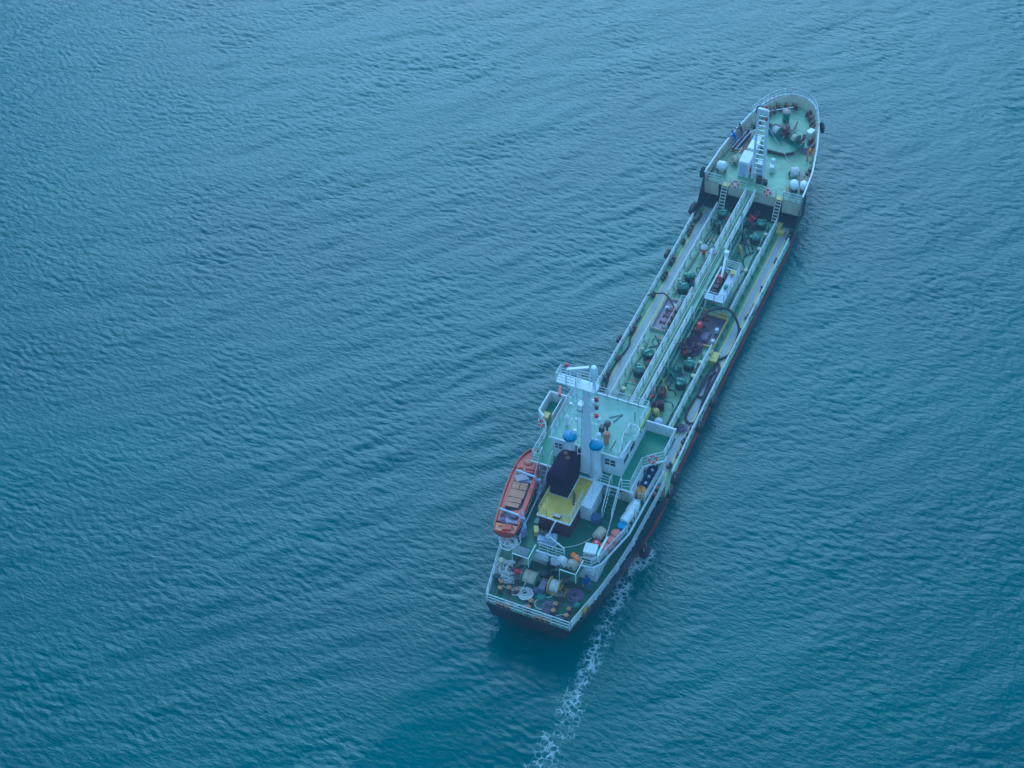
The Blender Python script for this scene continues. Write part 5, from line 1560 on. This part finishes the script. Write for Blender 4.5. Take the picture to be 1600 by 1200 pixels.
tyre((64.9, 3.3, 4.75), (R(90), 0, R(-62 + 33)), 'black tyre hung outside the port bow bulwark')
tyre((64.9, -3.32, 4.55), (R(90), 0, R(30)), 'black tyre hung outside the starboard bow bulwark')
tyre((53.6, 5.22, 4.9), (R(90), 0, R(0)), 'dark tyre hung at the port corner of the forecastle break')

# ---- coils of rope
def coil(loc, R0, mats, label, turns=8, r=0.045, mess=0.12, h=0.25, name='rope_coil', cat='rope coil', tail=None):
    b = MB(); pts = []
    k = turns * 18
    ph = random.uniform(0, 6)
    for i in range(k):
        t = i / 18
        a = 2 * math.pi * t + ph
        rr = R0 * (0.45 + 0.5 * (0.5 + 0.5 * math.sin(t * 1.7 + ph))) + random.gauss(0, mess * 0.25)
        cx = mess * math.sin(t * 2.3 + ph); cy = mess * math.cos(t * 1.9)
        z = r + h * (i / k) * (0.6 + 0.4 * math.sin(t * 3.1)) + abs(random.gauss(0, 0.02))
        pts.append((cx + rr * math.cos(a), cy + rr * math.sin(a), z))
    if tail:
        pts += [tuple(p) for p in tail]
    b.tube(pts, r, 5)
    o = b.build(name, mats, None, loc=loc, smooth=True)
    return tag(o, label, cat, 'coils of rope on the decks')


coil((3.15, 3.1, PD), 0.95, ROPEW, 'large tangled heap of pale rope in the port corner of the poop', 20, 0.05, 0.32, 0.6)
coil((1.7, 1.05, PD), 0.62, ROPEW, 'pale rope coil near the stern between bollards, port of the round hatch', 8, 0.05, 0.1, 0.25, tail=((0.4, 0.8, 0.06), (0.0, 1.2, 0.06), (-0.5, 0.9, 0.06), (-0.3, 0.4, 0.06)))
coil((1.2, -1.15, PD), 0.55, ROPEP, 'purple-grey rope coil by the bollards, starboard of the round hatch', 9, 0.05, 0.12, 0.28, tail=((0.5, 0.6, 0.06), (0.2, 1.0, 0.06), (-0.2, 0.9, 0.06)))
coil((3.1, -2.65, PD), 0.62, ROPEP, 'dark purple rope coil on the poop near the starboard rail', 9, 0.05, 0.1, 0.2)
coil((6.0, 3.45, BD), 0.5, ROPEP, 'purple rope coil lying inboard of the lifeboat stern', 8, 0.05, 0.1, 0.3)
coil((4.5, 3.55, BD - 0.1), 0.75, ROPEW, 'pale and red rope heap under the stern of lifeboat', 9, 0.055, 0.2, 0.4)
coil((57.0, -3.95, FD), 0.5, ROPE, 'beige rope coil beside the pale reel at the starboard bow', 8, 0.05, 0.1, 0.3)
coil((29.6, -1.5, TD), 0.55, ROPEP, 'small mauve rope coil on the trunk beside a tank hatch', 7, 0.04, 0.12, 0.2)
coil((33.2, -1.1, TD), 0.9, paint('net_violet', (0.07, 0.03, 0.07), 0.9, 0.4), 'dark heap of hoses and netting aft of the starboard drip tray', 13, 0.075, 0.3, 0.75, 'netting_heap', 'netting')
coil((61.9, 1.3 + 1.2, FD), 0.4, ROPE, 'beige rope coil beside the bow store, port of the windlass', 6, 0.045, 0.08, 0.2)


def line(name, pts, r, mats, label, cat, n=7):
    # smooth through the points
    P = [Vector(p) for p in pts]; out = []
    for i in range(len(P) - 1):
        p0 = P[max(0, i - 1)]; p1 = P[i]; p2 = P[i + 1]; p3 = P[min(len(P) - 1, i + 2)]
        for k in range(6):
            t = k / 6
            out.append(0.5 * ((2 * p1) + (p2 - p0) * t + (2 * p0 - 5 * p1 + 4 * p2 - p3) * t * t + (3 * p1 - p0 - 3 * p2 + p3) * t ** 3))
    out.append(P[-1])
    o = MB().tube(out, r, n).build(name, mats, None, smooth=True)
    return tag(o, label, cat)


z1 = MD + 0.1
line('cargo_hose', [(35.8, -0.9, TD + 0.9), (37.2, -1.3, TD + 1.1), (38.2, -2.2, TD + 1.0), (38.3, -3.2, TD + 0.95), (37.6, -4.2, MD + 0.75), (36.7, -4.5, MD + 0.3), (35.3, -4.55, z1), (34.2, -4.5, z1), (33.2, -3.9, z1), (31.5, -3.95, z1), (29.6, -4.1, z1), (28.5, -4.15, z1), (28.6, -3.65, z1), (30.4, -3.55, z1), (32.2, -3.7, z1), (32.75, -4.0, z1 + 0.12), (32.0, -4.4, z1 + 0.12), (30.2, -4.35, z1 + 0.1), (28.2, -4.3, z1), (26.6, -4.5, z1)], 0.12, HOSE, 'long black cargo hose looping from the drip tray down the starboard side deck', 'hose')
line('cargo_hose', [(31.8, -4.15, z1), (30.4, -3.75, z1 + 0.2), (28.6, -3.6, z1), (26.6, -3.5, z1), (25.5, -3.65, z1), (25.1, -4.1, z1), (25.4, -4.55, z1), (26.6, -4.62, z1 + 0.05), (28.6, -4.55, z1 + 0.08), (30.6, -4.5, z1)], 0.12, HOSE, 'black hose laid in a long U on the starboard side deck, aft part', 'hose')
line('bunker_hose', [(37.2, 1.9, TD + 0.6), (37.9, 2.6, TD + 0.7), (38.4, 3.3, TD + 0.7), (38.5, 4.1, MD + 0.9), (37.9, 4.85, MD + 0.9)], 0.075, HOSE, 'black hose arching from the port tray over the walkway to the rail', 'hose')
line('bunker_hose', [(35.9, 4.65, z1), (34.6, 4.72, z1), (33.4, 4.65, z1), (32.2, 4.3, z1), (31.2, 4.3, z1), (29.6, 4.55, z1), (28.2, 4.6, z1), (26.8, 4.3, z1), (25.4, 4.2, z1)], 0.085, HOSE, 'brownish black hose lying along the port rail aft of the tray', 'hose')
line('heaving_rope', [(7.4, -2.3, BD + 0.06), (6.4, -1.6, BD + 0.05), (5.7, -0.6, BD + 0.05), (5.9, 0.3, BD + 0.05)], 0.035, ROPEW, 'pale rope trailing over the boat deck from reel to derrick', 'rope', 5)
line('mooring_rope', [(2.7, 1.4, PD + 0.35), (2.2, 1.5, PD + 0.06), (1.7, 1.9, PD + 0.06), (1.5, 2.0, PD + 0.3), (1.6, 2.5, PD + 0.06), (1.6, 3.0, PD + 0.3)], 0.04, ROPEW, 'pale rope running from the port winch to the bollards', 'rope', 5)
line('mooring_rope', [(2.6, -1.1, PD + 0.3), (2.2, -0.9, PD + 0.06), (1.8, -0.2, PD + 0.04), (1.2, 0.0, PD + 0.04), (0.8, -0.4, PD + 0.04), (0.9, -1.0, PD + 0.06)], 0.04, ROPEW, 'pale rope curling from the starboard winch across the poop', 'rope', 5)
line('mooring_rope', [(1.0, -2.9, PD + 0.3), (0.9, -2.3, PD + 0.05), (0.6, -1.9, PD + 0.05), (0.4, -1.4, PD + 0.05), (0.5, -0.9, PD + 0.05)], 0.03, ROPEW, 'thin pale rope on the poop between the two starboard bollards', 'rope', 5)
line('tackle_rope', [(9.9, -3.1, BD + 1.0), (8.6, -3.35, BD + 0.95), (7.2, -3.6, BD + 0.95)], 0.03, ROPEW, 'pale rope stretched from the stair rail to the white screen', 'rope', 5)

for k, (pts, lb, m_) in enumerate((
    ([(3.6, 3.9, 0.06), (2.6, 3.7, 0.06), (2.0, 2.9, 0.06), (2.3, 2.2, 0.06), (1.2, 2.4, 0.06), (0.6, 1.6, 0.06)], 'slack purple rope from the rope heap to the stern bollards', ROPEP),
    ([(2.2, -1.7, 0.06), (1.7, -2.2, 0.06), (2.2, -2.7, 0.06), (1.6, -3.1, 0.06), (0.8, -2.4, 0.06), (0.5, -2.9, 0.06)], 'slack dark rope snaking by the starboard stern corner', ROPEP),
    ([(2.3, 0.6, 0.06), (1.5, 0.6, 0.06), (1.1, 0.1, 0.06), (0.5, 0.9, 0.06), (0.3, 1.8, 0.06), (0.6, 2.6, 0.06)], 'pale rope strewn along the inside of the stern rail', ROPEW))):
    line('mooring_rope', [(x, y, PD + z) for x, y, z in pts], 0.04, m_, lb, 'rope', 5)
line('loose_hose', [(47.6, -2.3, TD + 0.08), (46.4, -1.6, TD + 0.08), (45.0, -2.2, TD + 0.08), (43.9, -1.5, TD + 0.08), (44.6, -0.9, TD + 0.08), (45.8, -1.2, TD + 0.08)], 0.05, HOSE, 'thin black hose lying loose on the trunk forward of the crane', 'hose', 5)
line('loose_hose', [(33.6, 2.4, TD + 0.08), (32.6, 1.6, TD + 0.08), (31.9, 2.3, TD + 0.08), (31.2, 1.5, TD + 0.08), (29.8, 1.3, TD + 0.08)], 0.05, HOSE, 'thin black hose lying loose just aft of the port drip tray', 'hose', 5)
coil((24.3, -3.75, MD), 0.42, ROPEP, 'dark rope coil on the starboard side deck aft of the long hoses', 7, 0.045, 0.12, 0.25)
coil((61.2, -2.75, FD), 0.38, ROPEP, 'dark rope coil beside the starboard end of the anchor windlass', 6, 0.045, 0.12, 0.22)

# gangway lying on the port side of the forecastle
o = thing('gangway', (60.1, 3.25, FD), 'dark stowed gangway and weathered planks lying along the port bow', 'gangway', rz=R(-9))
b = MB(); b.tube([(-1.7, 0.42, 0.5), (1.6, 0.42, 0.5)], 0.05, 6); b.tube([(-1.7, 0.02, 0.5), (1.6, 0.02, 0.5)], 0.05, 6); b.build('side_rail', PALEBL, o)
b = MB(); b.span((-1.65, -0.02, 0.0), (1.5, 0.46, 0.42)); b.build('gangway_body', MAROON, o)
me = None
for k in range(5):
    if me is None:
        q = MB().box((0, 0, 0), (2.6, 0.13, 0.07)).build('plank', PLANK, o); me = q.data; q.location = (-0.1, -0.18, 0.05)
    else:
        link('plank', me, o, (-0.1 + random.uniform(-.2, .2), -0.18 - 0.15 * k, 0.05 + 0.02 * (k % 2)), random.uniform(-.03, .03))


# ---- people
def person(loc, rz, cloth, label, pose='stand', hair=HAIR):
    """one skinned body; joints laid out for the pose, facing +x"""
    J = {}; E = []; Rd = {}
    def j(n, p, r): J[n] = Vector(p); Rd[n] = r
    lean = {'stand': 0.03, 'lean': 0.32, 'walk': 0.12}[pose]
    j('pelvis', (0, 0, 0.93), 0.14)
    j('waist', (lean * 0.22, 0, 1.08), 0.13); j('chest', (lean * 0.6, 0, 1.30), 0.165); j('neck0', (lean * 0.9, 0, 1.44), 0.09)
    j('neck', (lean * 1.0, 0, 1.50), 0.055); j('head0', (lean * 1.08 + 0.015, 0, 1.58), 0.085); j('head', (lean * 1.12 + 0.02, 0, 1.66), 0.095); j('crown', (lean * 1.12 + 0.01, 0, 1.735), 0.07)
    j('nose', (lean * 1.12 + 0.125, 0, 1.635), 0.018)
    E += [('pelvis', 'waist'), ('waist', 'chest'), ('chest', 'neck0'), ('neck0', 'neck'), ('neck', 'head0'), ('head0', 'head'), ('head', 'crown'), ('head', 'nose')]
    for s, n in ((1, 'l'), (-1, 'r')):
        st = {'stand': (0.0, 0.0), 'lean': (0.0, 0.05), 'walk': (0.22 * s, 0.05)}[pose]
        j('hip' + n, (0, s * 0.10, 0.88), 0.105); j('knee' + n, (st[0] * 0.6 + 0.02, s * 0.12, 0.49), 0.07); j('ank' + n, (st[0] - 0.03, s * 0.12, 0.09), 0.05); j('toe' + n, (st[0] + 0.14, s * 0.14, 0.04), 0.042)
        E += [('pelvis', 'hip' + n), ('hip' + n, 'knee' + n), ('knee' + n, 'ank' + n), ('ank' + n, 'toe' + n)]
        j('sh' + n, (lean * 0.85, s * 0.19, 1.40), 0.075)
        if pose == 'stand':
            el, wr = ((lean + 0.10, s * 0.27, 1.13), (lean + 0.33, s * 0.22, 1.06)) if s < 0 else ((lean, s * 0.27, 1.13), (lean + 0.12, s * 0.26, 0.88))
        elif pose == 'lean':
            el, wr = (lean + 0.22, s * 0.27, 1.18), (lean + 0.46, s * 0.20, 1.06)
        else:
            el, wr = (lean - 0.12 * s, s * 0.28, 1.13), (lean - 0.10 * s + 0.12, s * 0.26, 0.90)
        j('el' + n, el, 0.048); j('wr' + n, wr, 0.034)
        d = (Vector(wr) - Vector(el)).normalized()
        j('palm' + n, Vector(wr) + d * 0.07, 0.036)
        E += [('chest', 'sh' + n), ('sh' + n, 'el' + n), ('el' + n, 'wr' + n), ('wr' + n, 'palm' + n)]
        side = d.cross(Vector((0, 0, 1)))
        side = side.normalized() if side.length > 0.1 else Vector((1, 0, 0))
        for q, (o_, L) in enumerate(((-0.030, 0.07), (-0.010, 0.085), (0.010, 0.08), (0.030, 0.062))):
            a = Vector(wr) + d * 0.10 + side * o_
            j('f%d%s' % (q, n), a, 0.009); j('t%d%s' % (q, n), a + d * L * 0.8 + Vector((0, 0, -0.03)), 0.008)
            E += [('palm' + n, 'f%d%s' % (q, n)), ('f%d%s' % (q, n), 't%d%s' % (q, n))]
        a = Vector(wr) + d * 0.04 - side * 0.045
        j('th' + n, a, 0.011); j('tt' + n, a + d * 0.05 - side * 0.015, 0.009)
        E += [('palm' + n, 'th' + n), ('th' + n, 'tt' + n)]
    names = list(J); idx = {n: i for i, n in enumerate(names)}
    me = bpy.data.meshes.new('person_body')
    me.from_pydata([J[n] for n in names], [(idx[a], idx[c]) for a, c in E], [])
    o = bpy.data.objects.new('person_tmp', me); COL.objects.link(o)
    m = o.modifiers.new('skin', 'SKIN'); m.use_smooth_shade = True
    for i, n in enumerate(names):
        me.skin_vertices[0].data[i].radius = (Rd[n], Rd[n] * (0.8 if n in ('chest', 'waist') else 1.0))
    me.skin_vertices[0].data[0].use_root = True
    o.modifiers.new('sub', 'SUBSURF').levels = 1
    dg = bpy.context.evaluated_depsgraph_get(); dg.update()
    nm = bpy.data.meshes.new_from_object(o.evaluated_get(dg))
    bpy.data.objects.remove(o)
    nm.name = 'person_body'
    nm.materials.clear()
    for q in (cloth, SKIN, RUBBER): nm.materials.append(q)
    hands = [J['palml'], J['palmr']]
    for p in nm.polygons:
        c = p.center
        p.use_smooth = True
        if c.z > 1.49: p.material_index = 1
        elif c.z < 0.10: p.material_index = 2
        elif min((c - h).length for h in hands) < 0.14 and min((c - J['el' + n]).length for n in 'lr') > 0.16: p.material_index = 1
        else: p.material_index = 0
    root = thing('person', loc, label, 'person', 'crew on deck', rz)
    link('body', nm, root)
    hc = J['crown']
    h = MB().lathe([(0.105, -0.09), (0.112, -0.03), (0.10, 0.03), (0.06, 0.07), (0.01, 0.085)], (hc.x - 0.015, 0, hc.z - 0.01), 14)
    h.build('hair', hair, root, smooth=True)
    e = MB()
    for s in (1, -1):
        e.lathe([(0.002, -0.012), (0.012, 0), (0.002, 0.012)], (J['head'].x + 0.092, s * 0.033, 1.662), 6)
    e.build('eyes', HAIR, root, split=True)
    e = MB()
    for s in (1, -1):
        e.box((J['head'].x - 0.005, s * 0.098, 1.645), (0.04, 0.02, 0.06))
    e.build('ears', SKIN, root, bevel=0.006, split=True)
    MB().box((J['head'].x + 0.09, 0, 1.59), (0.012, 0.045, 0.012)).build('mouth', MAROON, root)
    return root


person((60.0, -3.35, FD), R(-80), CO_OR, 'person in orange coverall standing at the starboard bow bulwark', 'lean')
person((59.6, 3.95, FD), R(95), CO_BL, 'person in blue coverall leaning on the port bow bulwark', 'lean')
person((60.7, 3.68, FD), R(70), CO_DK, 'person in dark maroon clothes beside the blue-clad one at the bow', 'lean')
person((4.15, -3.2, PD), R(200), CO_BL, 'person in blue coverall walking on the poop under the boat deck', 'walk')

print('objects', len(bpy.data.objects), 'tris', sum(len(o.data.polygons) * 2 for o in bpy.data.objects if o.type == 'MESH'))
